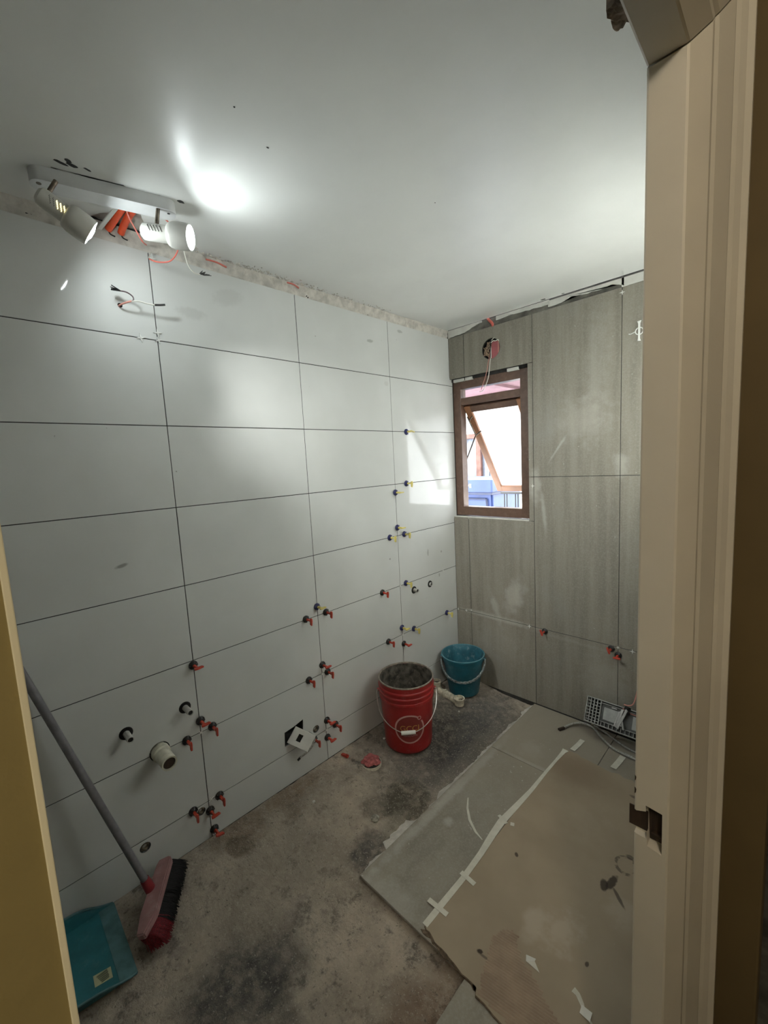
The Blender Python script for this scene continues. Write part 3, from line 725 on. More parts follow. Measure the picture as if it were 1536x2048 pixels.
for (y, z, r, s) in (
    (1.047, .600, H, 'alone on the third joint up, left of the far vertical joint'),
    (.528, .605, H, 'left of the middle vertical joint under the lone navy clip'),
    (.648, .604, H, 'right of the middle vertical joint under the lone navy clip'),
    (1.074, .301, H, 'left one of the pair behind the red pail rim'),
    (1.204, .243, V, 'right one of the pair behind the red pail rim'),
    (.603, .346, V, 'uppermost of the middle trio on the middle vertical joint'),
    (.631, .299, H, 'rightmost of the middle trio on the middle vertical joint'),
    (.518, .301, H, 'leftmost of the middle trio on the middle vertical joint'),
    (-.002, .583, V, 'high on the near vertical joint above the pipe stubs'),
    (.002, .350, V, 'uppermost of the trio right of the big cream pipe'),
    (.045, .304, H, 'rightmost of the trio right of the big cream pipe'),
    (-.056, .297, H, 'nearest the big cream pipe'),
    (.606, .050, V, 'upper left one above the loose red wedge by the outlet box'),
    (.657, .002, H, 'rightmost of the group beside the outlet box'),
    (.602, -.040, V, 'lowest on the middle vertical joint, nearest the floor'),
    (.044, -.001, H, 'right of the near vertical joint on the lowest joint'),
    (-.062, -.001, H, 'left of the empty round hole on the lowest joint'),
    (.002, -.040, V, 'on the near vertical joint between lowest joint and floor'),
    (.523, -.009, H, 'half hidden behind the white cover plate')):
    clip(red0, 'L', y, z, r, NR+s, GR)
clip(red0, 'L', .010, -.128, V*.8, NR+'at the floor edge, lowest', GR)
clip(red0, 'B', .622, .291, PI+.4, 'black capped tile clip with red handle on the grey wall, the one by itself', GK)
clip(red0, 'B', .981, .285, PI+.4, 'black capped tile clip with red handle on the grey wall, upper of the close pair', GK)
clip(red0, 'B', 1.015, .259, PI/2, 'black capped tile clip with red handle on the grey wall, lower of the close pair', GK)
t = thing('clip_wedge', 'loose red plastic wedge lying on the floor by the white wall', 'wedge', (.045, .672, -.164))
t.rotation_euler = (0, 0, .15)
b = bm_(); prism(b, [(-.022, -.007, 0), (.022, -.007, 0), (.022, -.007, .014), (-.022, -.007, .008)], (0, .014, 0)); bmesh.ops.bevel(b, geom=b.edges[:], offset=.001, segments=1, affect='EDGES'); obj('wedge_body', b, 'red_plastic', t)
b = bm_(); box(b, (.010, -.003, .0132), (.023, .003, .0165), .0008); obj('wedge_tab', b, 'red_plastic', t)

# ------------------------------------------------------------------ cross spacers in the joints
def spacer(wall, u, z, label, s=.011, roll=0., m='white_plastic'):
    b = bm_()
    for k in range(4):
        a = k*PI/2+roll
        p = [(math.cos(a+.6)*s*.28, math.sin(a+.6)*s*.28, 0), (math.cos(a)*s, math.sin(a)*s, 0), (math.cos(a-.6)*s*.28, math.sin(a-.6)*s*.28, 0)]
        prism(b, [(0, 0, 0)]+p[::-1], (0, 0, .003))
    bmesh.ops.remove_doubles(b, verts=b.verts, dist=1e-6)
    o = obj('tile_spacer', b, m); o.matrix_world = wall_mtx(wall, u, z, 0, .0004)
    tag(o, label, 'tile spacer', 'white cross spacers in the tile joints')
SPC = 'white cross spacer, '
for (y, z, s, sz, r) in ((-.055, 1.800, 'left of the near vertical joint on the top horizontal joint', .016, .2), (.002, 1.826, 'on the near vertical joint just above the top crossing', .015, .1), (.002, 1.800, 'at the top crossing under the dangling wall wires', .013, .3), (.012, 2.078, 'at the tile top edge below the lamp wires', .014, .0),
    (1.2, .600, 'left of the navy clip above the small pipe stub', .009, .78), (1.2, .300, 'at the crossing between navy and red clips above the red pail', .010, .78), (1.62, .600, 'on the joint right of the corner pipe stub', .008, .78), (1.725, .316, 'beside the navy clip in the far corner', .007, 0),
    (.6, .300, 'at the crossing inside the middle trio of red clips', .010, .78), (.6, .0, 'at the crossing right of the outlet box', .012, .78), (.0, .300, 'at the crossing right of the big cream pipe', .010, .78), (.012, .003, 'at the lowest crossing of the near vertical joint', .012, .5)):
    spacer('L', y, z, SPC+s, sz, r)
for (x, z, s, sz) in ((.012, .299, 'on the grey wall tight in the corner', .009), (.078, .302, 'on the grey wall left of the narrow corner joint', .010), (.117, .312, 'on the grey wall at the narrow corner joint', .008), (.526, .298, 'on the grey wall left of the lone red clip', .014), (1.013, .300, 'on the grey wall above the lower red clip', .009), (1.080, .297, 'on the grey wall nearest the door jamb', .014), (.558, 1.148, 'on the grey wall right of the window bottom', .012), (1.014, 2.070, 'on the grey wall just below the ceiling plaster', .012)):
    spacer('B', x, z, SPC+s, sz, .0)

# white levelling base stuck on the grey wall at the door jamb
t = thing('tile_spacer_clip', 'white plastic ring and bar clip on the grey wall beside the door jamb', 'spacer clip', mtx=wall_mtx('B', 1.088, 1.875, 0, .0005))
b = bm_(); prism(b, [(-.006, -.044, .002), (.008, -.046, .002), (.004, -.034, .002), (.004, .034, .002), (.008, .046, .002), (-.008, .044, .002), (-.004, .032, .002), (-.004, -.032, .002)], (0, 0, .005)); obj('bar', b, 'white_plastic', t)
b = bm_(); lathe(b, [(.014, 0), (.018, 0), (.018, .003), (.014, .003)], None, 24, closed=True); obj('ring', b, 'white_plastic', t, True)
b = bm_(); tube(b, [(-.016, .0, .002), (-.026, -.003, .003), (-.036, -.006, .003), (-.044, -.004, .003)], .0022, 6); obj('tail', b, 'white_plastic', t, True)

# ------------------------------------------------------------------ pipes in the white wall
def stub(name, y, z, r, L, m, label, tilt=(1, 0, -.0), collar=None, holem='black'):
    t = thing(name, label, 'pipe', (0, y, z)); d = Vector(tilt).normalized(); f = frame_to(d*-.03, d)
    b = bm_(); lathe(b, [(r*.78, 0), (r, 0), (r, L+.03), (r*.80, L+.03)], f, 24, closed=True); obj('pipe_wall', b, m, t, True)
    b = bm_(); lathe(b, [(0, L+.025), (r*.79, L+.025)], f, 20); obj('pipe_bore', b, holem, t)
    if r < .02:
        b = bm_(); lathe(b, [(r*1.0, .0285), (r*2.0, .0285), (r*1.9, .032), (r*1.0, .0325)], f, 24); obj('gasket', b, 'black', t, True)
    if collar:
        b = bm_(); lathe(b, [(r*1.0, .028), (r*collar, .028), (r*collar, .052), (r*1.0, .056)], f, 24); obj('collar', b, m, t, True)
    return t
stub('water_pipe_stub', -.048, .428, .0110, .056, 'pipe_grey', 'small grey pipe stub in a black hole, upper right of the big cream pipe')
stub('water_pipe_stub', -.249, .426, .0110, .056, 'pipe_grey', 'small grey pipe stub in a black hole, left of the big cream pipe')
stub('water_pipe_stub', 1.322, .544, .0115, .030, 'pipe_grey', 'short white pipe stub under the navy clip near the corner')
stub('water_pipe_stub', 1.479, .543, .0110, .012, 'pipe_grey', 'short white pipe stub nearest the far corner')
stub('drain_pipe_stub', -.151, .303, .0265, .092, 'pvc', 'big cream plastic drain pipe sticking out of the white wall', collar=1.2, tilt=(1, .03, -.05), holem='dark_wood')
def fitting(y, z, r, label):
    t = thing('sunken_pipe_fitting', label, 'fitting', (-.004, y, z))
    f = frame_to((-.012, 0, 0), (1, 0, 0))
    b = bm_(); lathe(b, [(r*.42, 0), (r*.9, 0), (r*.9, .009), (r*.8, .0105), (r*.42, .008)], f, 20, closed=True); obj('ring', b, 'brass', t, True)
    b = bm_(); lathe(b, [(0, .002), (r*.43, .002)], f, 16); obj('plug', b, 'pipe_grey', t)
fitting(-.031, -.025, .0165, 'sunken brass fitting in the round hole between red clips on the lowest joint')
fitting(-.236, -.030, .0185, 'sunken brass fitting in the round hole beside the broom pole')
fitting(.540, .035, .0185, 'sunken dark fitting in the hole right of the white cover plate')

# ------------------------------------------------------------------ outlet cut-out, cover plate, cable
t = thing('cover_plate', 'white square switch cover plate hanging out of its wall box', 'cover plate')
A, B_, D_ = Vector((.016, .360, .062)), Vector((.030, .424, .116)), Vector((.050, .451, .004))
A = Vector((.012, .357, .073)); B_ = Vector((.026, .424, .114)); C_ = Vector((.075, .480, .062)); D_ = Vector((.062, .446, -.002))
u = ((C_-B_)+(D_-A)).normalized(); v_ = ((B_-A)+(C_-D_)); v_ = (v_-u*v_.dot(u)).normalized(); nrm = u.cross(v_)
cen = (A+B_+C_+D_)/4; fm = Matrix((u, v_, nrm)).transposed().to_4x4(); fm.translation = cen
if nrm.x < 0: fm = fm @ Matrix.Rotation(PI, 4, 'X')
t.matrix_world = fm
wu = ((C_-B_).length+(D_-A).length)/2; wv = ((B_-A).length+(C_-D_).length)/2
b = bm_(); 
hx, hy = wu/2, wv/2
for a in (((-hx, -hy, -.004), (hx, -hy*.45, .002)), ((-hx, hy*.45, -.004), (hx, hy, .002)), ((-hx, -hy*.46, -.004), (-hx*.42, hy*.46, .002)), ((hx*.02, -hy*.46, -.004), (hx, hy*.46, .002))): box(b, *a)
bmesh.ops.remove_doubles(b, verts=b.verts, dist=1e-5)
obj('plate', b, 'white_plastic', t)
b = bm_(); box(b, (-hx*.45, -hy*.5, -.0045), (hx*.05, hy*.5, -.003)); obj('slot_back', b, 'black', t)
t = thing('outlet_cable', 'short grey cable hanging under the white cover plate', 'cable', (.02, .45, .0))
b = bm_(); tube(b, [(-.020, .046, .040), (.014, .054, .024), (.024, .030, -.004), (.016, .0, -.024), (.004, -.032, -.038)], .0048, 8); obj('sheath', b, 'hose', t, True)
b = bm_(); cyl(b, (.009, -.030, -.036), (.006, -.042, -.044), .0055, seg=10); obj('cut_end', b, 'black', t)

# ------------------------------------------------------------------ wires out of the white wall
t = thing('wall_wires', 'wire pair with taped ends dangling from a hole high in the white wall', 'wire', (0, -.107, 1.897))
O = Vector((0, -.107, 1.897))
def P_(l): return [Vector(p)-O for p in l]
b = bm_(); tube(b, P_([(-.02, -.107, 1.897), (.012, -.111, 1.893), (.030, -.098, 1.898), (.040, -.082, 1.904)]), .0030, 8); obj('twisted_core', b, 'pink_wire', t, True)
b = bm_(); tube(b, P_([(.040, -.084, 1.903), (.040, -.076, 1.909), (.040, -.078, 1.920), (.040, -.094, 1.929), (.040, -.114, 1.929)]), .0022, 8); obj('wire_dark', b, 'brown_wire', t, True)
b = bm_(); tube(b, P_([(.040, -.084, 1.903), (.040, -.060, 1.908), (.041, -.035, 1.906), (.042, -.008, 1.906)]), .0024, 8); obj('wire_white', b, 'white_wire', t, True)
b = bm_(); tube(b, P_([(.042, -.012, 1.906), (.043, .008, 1.910), (.043, .022, 1.914)]), .0034, 8); obj('taped_end', b, 'black', t, True)
b = bm_()
for q in range(9):
    a = random.uniform(-.9, .9); cyl(b, Vector((.040, -.112, 1.929))-O, Vector((.040+random.uniform(-.006, .006), -.136+random.uniform(-.004, .006), 1.932+.011*a))-O, .0022, .0012, 6)
obj('frayed_tape', b, 'black', t)

# ------------------------------------------------------------------ ceiling spot lamp
fx = thing('spot_bar_lamp', 'white two-headed spot bar on the ceiling, both heads lit', 'lamp', (.2050, -.163, 2.11))
PM = Matrix.Rotation(-.243, 4, 'Z')
b = bm_(); n = 14; pts = []
hw, hl_, r = .030, .176, .028
for k, (cx, cy, a0) in enumerate(((hw-r, hl_-r, 0), (-hw+r, hl_-r, PI/2), (-hw+r, -hl_+r, PI), (hw-r, -hl_+r, 1.5*PI))):
    for i in range(8): a = a0+PI/2*i/7; pts.append(PM @ Vector((cx+r*math.cos(a), cy+r*math.sin(a), 0)))
prism(b, pts, (0, 0, .0345)); obj('mounting_plate', b, 'plate_white', fx, True)
b = bm_(); cyl(b, PM @ Vector((.010, .155, -.001)), PM @ Vector((.010, .155, .002)), .004, seg=10); obj('screw', b, 'black', fx)
b = bm_(); cyl(b, PM @ Vector((.010, -.155, -.001)), PM @ Vector((.010, -.155, .002)), .006, seg=10); obj('screw', b, 'steel', fx)
def spot(rear, face, stalk_top, glow):
    rear = Vector(rear)-fx.location; face = Vector(face)-fx.location
    d = (face-rear); L = d.length; f = frame_to(rear, d)
    hb = bpy.data.objects.new('lamp_head', None); C.objects.link(hb); hb.parent = fx; hb.matrix_local = f
    b = bm_(); Lb = L-.062
    lathe(b, [(0, 0), (.014, .0015), (.0215, .008), (.0232, .020), (.0232, Lb+.012), (0, Lb+.012)], None, 24, sx=1.0, sy=1.04)
    obj('body_shell', b, 'lamp_white', hb, True)
    b = bm_(); lathe(b, [(.0225, Lb-.002), (.0295, Lb), (.0335, Lb+.005), (.0362, Lb+.016), (.0368, L-.022), (.0358, L-.004), (.0355, L), (.0325, L), (.031, L-.008), (.029, L-.010), (.024, Lb+.010)], None, 32); obj('shade', b, 'lamp_white', hb, True)
    b = bm_(); lathe(b, [(0, L+.005), (.012, L+.0042), (.024, L+.0005), (.0318, L-.006)], None, 28); obj('lens', b, 'lens_wall' if glow else 'lens', hb, True)
    ld = bpy.data.lights.new('spot_beam', 'SPOT'); ld.energy = SPOT_W[0 if glow else 1]; ld.color = (.97, 1.0, .97); ld.spot_size = math.radians(58 if glow else 32); ld.spot_blend = 1.0; ld.shadow_soft_size = .026
    lo = bpy.data.objects.new('spot_beam', ld); C.objects.link(lo); lo.parent = hb; bd_ = d.normalized()+Vector((0, 0, 0 if glow else -.12))
    lo.matrix_local = Matrix.Translation((0, 0, L+.012)) @ (f.to_3x3().inverted() @ bd_.to_track_quat('-Z', 'Y').to_matrix()).to_4x4()
    st = Vector(stalk_top)-fx.location
    b = bm_(); ax = rear+d*((st-rear).dot(d)/d.length_squared); cyl(b, st+Vector((0, 0, .001)), ax+(st-ax).normalized()*.021, .0056, seg=14); 
    obj('stalk', b, 'steel', fx, True)
    # vent slots on the flank facing the door
    inv = f.to_3x3().inverted(); side = inv @ Vector((.80, -.45, .12)); side.z = 0; side.normalize(); ang = math.atan2(side.y, side.x)
    for i in range(5):
        z = .030+i*.0085; b = bm_()
        for q in range(5):
            a = ang+(q-2)*.15
            p = Vector((.0232*math.cos(a), .0242*math.sin(a), z+(q-2)*.0022))
            obox(b, Matrix.Translation(p) @ Matrix.Rotation(a, 4, 'Z'), (.0012, .0042, .0009))
        obj('vent_slot', b, 'slot_glow' if (glow and i > 1) else 'black', hb)
spot((.208, -.3295, 2.068), (.214, -.2175, 2.003), (.214, -.284, 2.11), True)
spot((.225, -.0885, 2.047), (.320, .0158, 2.0247), (.256, -.046, 2.11), False)

# lamp wiring and conduits in the chipped hole
t = thing('orange_conduits', 'pair of orange conduits poking from the chipped hole by the lamp', 'conduit', (.06, -.10, 2.15))
O = Vector((.06, -.10, 2.15))
for dy, k in ((-.012, 0), (.016, 1)):
    b = bm_(); tube(b, P_([(.135, -.085+dy, 2.158), (.080, -.092+dy, 2.150), (.030, -.098+dy*1.15, 2.138), (.008, -.102+dy*1.3, 2.128)]), .0105, 14); obj('conduit_pipe', b, 'conduit', t, True)
    b = bm_(); tube(b, P_([(.012, -.103+dy*1.3, 2.128), (.008, -.098+dy*1.3, 2.116), (.012, -.085+dy*1.3, 2.110)]), .0022, 6); obj('wire_end', b, 'black', t, True)
b = bm_(); prism(b, P_([(.135, -.108, 2.150), (.128, -.120, 2.150), (.012, -.150, 2.118), (.012, -.138, 2.118)]), (0, 0, .004)); obj('tape_flap', b, 'paper', t)
t = thing('lamp_wire', 'coral wire looping from the ceiling hole past the right lamp head', 'wire', (.12, -.05, 2.14)); O = Vector((.12, -.05, 2.14))
b = bm_(); tube(b, P_([(.125, -.090, 2.160), (.110, -.085, 2.140), (.10, -.062, 2.105), (.09, -.046, 2.086), (.06, -.030, 2.094), (.02, -.010, 2.110)]), .0024, 8); obj('loop', b, 'red_wire', t, True)
b = bm_(); tube(b, P_([(.135, -.085, 2.158), (.15, -.060, 2.148), (.165, -.020, 2.144), (.17, .010, 2.132), (.175, .025, 2.112)]), .0022, 8); obj('upper_loop', b, 'red_wire', t, True)
b = bm_(); tube(b, P_([(.13, -.080, 2.160), (.15, -.045, 2.1535), (.17, -.02, 2.1475)]), .002, 8); obj('white_strand', b, 'white_wire', t, True)
b = bm_(); tube(b, P_([(.155, .045, 2.095), (.135, .048, 2.065), (.110, .030, 2.037), (.08, .0, 2.036), (.05, -.015, 2.052)]), .0024, 8); obj('lower_loop', b, 'red_wire', t, True)
b = bm_(); tube(b, P_([(.05, -.015, 2.052), (.03, -.008, 2.070), (.012, .006, 2.094)]), .0018, 8); obj('lower_strand', b, 'white_wire', t, True)
t = thing('lamp_wire', 'thin white wire hanging under the right lamp head with taped tip', 'wire', (.15, .06, 2.1)); O = Vector((.15, .06, 2.1))
b = bm_(); tube(b, P_([(.16, .052, 2.110), (.15, .062, 2.070), (.135, .078, 2.030), (.125, .100, 2.014), (.12, .124, 2.016)]), .0018, 8); obj('strand', b, 'white_wire', t, True)
b = bm_()
for q in range(10): cyl(b, Vector((.12, .120+random.uniform(0, .02), 2.017))-O, Vector((.12+random.uniform(-.004, .004), .150+random.uniform(-.02, .022), 2.024+random.uniform(-.005, .006)))-O, .0022, .001, 6)
obj('taped_tip', b, 'black', t)
for (y0, z0, y1_, z1, lab) in ((.205, 2.131, .285, 2.124, 'coral conduit bit showing in the broken plaster, nearer one'), (.565, 2.138, .625, 2.129, 'coral conduit bit showing in the broken plaster, farther one')):
    b = bm_(); tube(b, [(.002, y0, z0), (.007, (y0+y1_)/2, (z0+z1)/2+.002), (.003, y1_, z1)], .0032, 8); o = obj('conduit_bit', b, 'red_wire', None, True); tag(o, lab, 'conduit')
b = bm_(); tube(b, [(.285, 1.779, 2.146), (.300, 1.764, 2.132), (.318, 1.764, 2.112), (.322, 1.772, 2.092)], .008, 10); o = obj('conduit_bit', b, 'red_wire', None, True); tag(o, 'coral conduit bent into the gap above the grey tiles', 'conduit')

# ------------------------------------------------------------------ junction box above the window
t = thing('junction_box', 'pink junction box with bare wires in a round hole above the window', 'junction box', mtx=wall_mtx('B', .307, 1.968))
b = bm_(); box(b, (.004, -.050, -.045), (.056, .040, -.006), .004); obj('box_insert', b, 'box_pink', t)
b = bm_(); prism(b, [(.004, -.060, -.006), (.030, -.052, -.006), (.052, -.030, -.006), (.052, .032, -.006), (.004, .026, -.006)], (0, 0, .004)); obj('box_face', b, 'box_pink', t)
b = bm_(); prism(b, [(.048, -.034, -.001), (.053, -.030, -.001), (.053, .034, -.001), (.048, .034, -.001)], (0, 0, .003)); obj('box_edge', b, 'pink_wire', t)
random.seed(5); b = bm_()
for q in range(34):
    x = random.uniform(-.048, -.004); pts = [(x+random.uniform(-.012, .012), yy, random.uniform(-.022, -.004)) for yy in (.042, .018, -.008, -.032, -.05)]
    keep = [p for p in pts if p[0]**2+p[1]**2 < .052**2]
    if q < 26: tube(b, keep if len(keep) > 2 else pts[1:4], .0024, 6, 4)
o = obj('bare_wires', b, 'copper', t); o['kind'] = 'stuff'
b = bm_(); tube(b, [(-.002, .052, -.004), (.0, .02, .003), (-.001, -.03, .003), (-.004, -.058, .003)], .0030, 8); obj('dark_lead', b, 'black', t, True)
b = bm_(); tube(b, [(.002, .034, .0), (.020, .040, .004), (.034, .036, .004), (.050, .040, .003), (.054, .032, .002)], .0026, 8); tube(b, [(.006, .046, .0), (.020, .053, .004), (.028, .055, .004)], .0020, 8); obj('white_lead', b, 'white_wire', t, True)
b = bm_(); tube(b, [(-.006, -.02, .0), (-.010, -.058, .005), (-.014, -.075, .008), (-.020, -.115, .012), (-.034, -.160, .012), (-.056, -.205, .010), (-.066, -.228, .008)], .0021, 8); obj('hanging_wire', b, 'pink_wire', t, True)
b = bm_(); tube(b, [(.002, .01, .002), (.004, -.045, .005), (-.002, -.075, .008), (-.006, -.13, .013), (-.016, -.175, .013), (-.040, -.220, .011), (-.056, -.237, .010), (-.080, -.240, .007)], .0021, 8); obj('hanging_wire', b, 'white_wire', t, True)

# ------------------------------------------------------------------ red pail
bx, by = .192, 1.003; bz = fz(bx, by)-.001
rp = thing('plastic_pail', 'tall red plastic pail with cement crust inside and a wire handle', 'bucket', (bx, by, bz))
HT = .372
outp = [(0, .004), (.118, .002), (.125, .008), (.1275, .020), (.1405, .265), (.1455, .268), (.1475, .276), (.1455, .284), (.1425, .286), (.1428, .300), (.1480, .303), (.1490, .308), (.1470, .313), (.1435, .315), (.1440, .328), (.1490, .331), (.1500, .336), (.1480, .341), (.1450, .344), (.1465, HT)]
b = bm_(); lathe(b, outp+[(.1425, HT+.0005), (.141, HT-.006)], None, 64); obj('pail_body', b, 'bucket_red', rp, True)
b = bm_(); lathe(b, [(.1466, HT-.004), (.1475, HT), (.1455, HT+.003), (.1420, HT+.003), (.1408, HT-.004)], None, 64, closed=True); obj('rim', b, 'rim', rp, True)
b = bm_(); rings = []
prof_in = [(.1412, HT-.003), (.1395, .33), (.137, .28), (.132, .22), (.127, .16), (.123, .12)]
for (r, h) in prof_in:
    ring = []
    for i in range(64):
        a = 2*PI*i/64; k = .0055*max(0, nz(math.cos(a)*4, math.sin(a)*4, h*14))+.004*nz(math.cos(a)*9, math.sin(a)*9, h*40) if h < HT-.01 else 0
        ring.append(b.verts.new(((r-k)*math.cos(a), (r-k)*math.sin(a), h)))
    rings.append(ring)
for p, q in zip(rings, rings[1:]):
    for i in range(64): b.faces.new((p[i], p[(i+1) % 64], q[(i+1) % 64], q[i]))
obj('cement_crust', b, 'bucket_in', rp, smooth='all')
b = bm_(); lathe(b, [(0, .125), (.06, .127), (.1245, .13)], None, 40); obj('slurry', b, 'wet_cement', rp, True)
# wire handle: two ears and a bail hanging on the side that faces the door
view = Vector((1.6526-bx, -.5659-by)).normalized(); va_ = math.atan2(view.y, view.x); ear = va_+PI/2
e = Vector((math.cos(ear), math.sin(ear), 0)); f_ = Vector((view.x, view.y, 0))
for s in (1, -1):
    b = bm_(); p = e*s*.1455+Vector((0, 0, .296)); cyl(b, p-e*s*.004, p+e*s*.012, .010, .008, 14); obj('handle_ear', b, 'bucket_red', rp, True)
b = bm_(); pts = []
for i in range(25):
    th = PI*i/24; s = math.cos(th); k = math.sin(th)
    p = e*s*.158*(1-.10*k**4)+f_*(.010+.165*k**.8)+Vector((0, 0, .296-.140*k**.85)); pts.append(p)
tube(b, [pts[0]-e*.008]+pts+[pts[-1]+e*.008], .0023, 8, 3); obj('wire_handle', b, 'wire_steel', rp, True)
g = (pts[11]+pts[12]+pts[13])/3
b = bm_(); cyl(b, g-e*.036+Vector((0, 0, .0)), g+e*.036+Vector((0, 0, .004)), .0098, seg=16); obj('handle_grip', b, 'white_plastic', rp, True)
# printed badge wrapped on the pail
def r_at(h): return .1275+(.1405-.1275)*(h-.02)/.245+.0007
badge_a = va_+.06; bh = .148
def wrap(bm2, lift=0.):
    for v in bm2.verts:
        h = bh+v.co.y; r = r_at(h)+lift; a = badge_a+v.co.x/r
        v.co = (r*math.cos(a), r*math.sin(a), h)
def ring2d(r0, r1, seg=64, a0=0, a1=2*PI, cx=0, cy=0):
    b = bm_(); vs = []
    for i in range(seg+1):
        a = a0+(a1-a0)*i/seg; vs.append((b.verts.new((cx+r0*math.cos(a), cy+r0*math.sin(a), 0)), b.verts.new((cx+r1*math.cos(a), cy+r1*math.sin(a), 0))))
    for p, q in zip(vs, vs[1:]): b.faces.new((p[0], q[0], q[1], p[1]))
    return b
b = ring2d(.0715, .0800, 72, math.radians(52), math.radians(52+352-12)); c_ = ring2d(.0065, .011, 24, 0, 2*PI, .0525, .0570)
me = bpy.data.meshes.new('tmp'); c_.to_mesh(me); c_.free(); b.from_mesh(me); bpy.data.meshes.remove(me); wrap(b, .0006); obj('badge_ring', b, 'logo_pink', rp)
b = ring2d(.001, .0715, 48)
bmesh.ops.subdivide_edges(b, edges=[e_ for e_ in b.edges if e_.calc_length() > .03], cuts=5, use_grid_fill=True); wrap(b, .0002); obj('badge_field', b, 'logo_fill', rp)
def wrap_text(txt, size, y, m, name, sx=1.):
    b = text_bm(txt, size); bmesh.ops.transform(b, matrix=Matrix.Translation((0, y, 0)) @ Matrix.Diagonal((sx, 1, 1, 1)), verts=b.verts); wrap(b, .0012); obj(name, b, m, rp)
wrap_text('GCCI', .044, .004, 'logo_yellow', 'badge_lettering', .98)
wrap_text('TEKNOGAVE', .0125, -.036, 'logo_pink', 'badge_lettering', 1.05)
b = bm_(); vs = [(b.verts.new((x, -.0175, 0)), b.verts.new((x, -.0155, 0))) for x in [-.040+.08*i/12 for i in range(13)]]
for p, q in zip(vs, vs[1:]): b.faces.new((p[0], q[0], q[1], p[1]))
wrap(b, .0012); obj('badge_rule', b, 'logo_yellow', rp)

# ------------------------------------------------------------------ blue bucket
ux, uy = .150, 1.600; uz = fz(ux, uy)-.001
bp = thing('plastic_bucket', 'smaller teal blue plastic bucket smeared with cement in the corner', 'bucket', (ux, uy, uz))
b = bm_(); lathe(b, [(0, .003), (.090, .001), (.096, .008), (.1225, .205), (.1275, .212), (.1300, .240), (.1370, .244), (.1385, .250), (.1365, .2545), (.1320, .2535)], None, 56); obj('bucket_body', b, 'bucket_blue', bp, True)
b = bm_(); lathe(b, [(.1322, .2535), (.126, .243), (.118, .19), (.098, .03), (.085, .012), (0, .010)], None, 56); obj('inside_wall', b, 'bucket_blue_in', bp, True)
b = bm_(); lathe(b, [(.1372, .2515), (.1385, .2545), (.1360, .2565), (.1325, .2558), (.1318, .252)], None, 56, closed=True); obj('rim', b, 'bucket_rim', bp, True)
b = bm_(); lathe(b, [(0, .018), (.05, .020), (.094, .024)], None, 30); obj('slurry', b, 'wet_cement', bp, True)
view = Vector((1.6526-ux, -.5659-uy)).normalized(); va2 = math.atan2(view.y, view.x); e2 = Vector((math.cos(va2+PI/2-.1), math.sin(va2+PI/2-.1), 0)); f2 = Vector((math.cos(va2-.1), math.sin(va2-.1), 0))
for s in (1, -1):
    b = bm_(); p = e2*s*.132+Vector((0, 0, .225)); cyl(b, p-e2*s*.004, p+e2*s*.012, .011, .009, 14); obj('handle_ear', b, 'bucket_blue', bp, True)
b = bm_(); pts = []
for i in range(31):
    th = PI*i/30; s = math.cos(th); k = math.sin(th)
    pts.append(e2*s*.140+f2*(.006+.137*k)+Vector((0, 0, .225-.098*k**.9)))
for i in range(30):
    d = pts[i+1]-pts[i]; m_ = frame_to((pts[i]+pts[i+1])/2, d)
    obox(b, m_, (.008, .014 if i % 2 else .010, d.length*1.05), .001)
obj('handle', b, 'handle_grey', bp)

# ------------------------------------------------------------------ pvc trap lying between the pails
tp = thing('drain_trap', 'dirty cream plastic drain trap with two upright sockets on the floor', 'pipe fitting', (.125, 1.43, fz(.125, 1.43)))
O = Vector((.125, 1.43, fz(.125, 1.43)))
pA, pB = Vector((.030, 1.468, -.150)), Vector((.215, 1.452, -.163))
b = bm_(); tube(b, [pA+Vector((.0, 0, .0))-O, pA*.75+pB*.25-O+Vector((0, 0, -.004)), pA*.4+pB*.6-O+Vector((0, 0, .0)), pB-O], lambda t: .0225+.003*(abs((t*9) % 1-.5) < .08)+.001*math.sin(t*40), 18, 8); obj('bend', b, 'dirty_pvc', tp, True)
for p, h, r, s in ((pA, .055, .026, 0), (pB, .026, .030, 1)):
    b = bm_(); lathe(b, [(r*.86, -.016), (r*.95, -.018), (r, .0), (r, h-.016), (r*1.10, h-.012), (r*1.12, h), (r*.90, h), (r*.86, h-.01)], Matrix.Translation(p-O), 28, closed=True); obj('socket', b, 'dirty_pvc', tp, True)
    b = bm_(); lathe(b, [(0, h-.022), (r*.88, h-.016)], Matrix.Translation(p-O), 24); obj('socket_bore', b, 'dark_mortar', tp)
b = bm_(); lathe(b, [(.0255, -.008), (.0275, -.006), (.0275, .006), (.0255, .008)], frame_to(pA*.62+pB*.38-O, pB-pA), 24); obj('union_ring', b, 'dirty_pvc', tp, True)

# ------------------------------------------------------------------ floor drain with rag, stone chips
dx_, dy_ = .168, .742; dz = fz(dx_, dy_)
t = thing('floor_drain', 'open drain pipe end in the floor in front of the red pail', 'drain', (dx_, dy_, dz))
b = bm_(); lathe(b, [(.0475, -.03), (.051, -.03), (.051, .002), (.050, .0035), (.0475, .003)], None, 32, closed=True); obj('pipe_rim', b, 'dirty_pvc', t, True)
b = bm_(); lathe(b, [(0, .0008), (.0475, .0008)], None, 24); obj('bore', b, 'dark_mortar', t)
b = bm_(); bmesh.ops.create_icosphere(b, subdivisions=3, radius=1)
for v in b.verts:
    d = v.co.copy(); k = 1+.42*nz(d.x*1.9, d.y*1.9, d.z*2.2+3)+.10*nz(d.x*6, d.y*6, d.z*6)
    k += .12*nz(d.x*7, d.y*7, d.z*7+5)
    v.co = Vector((d.x*.043*k, d.y*.040*k, max(d.z, -.3)*.017*k*(1+.5*nz(d.x*3, d.y*3, 9))+.008))
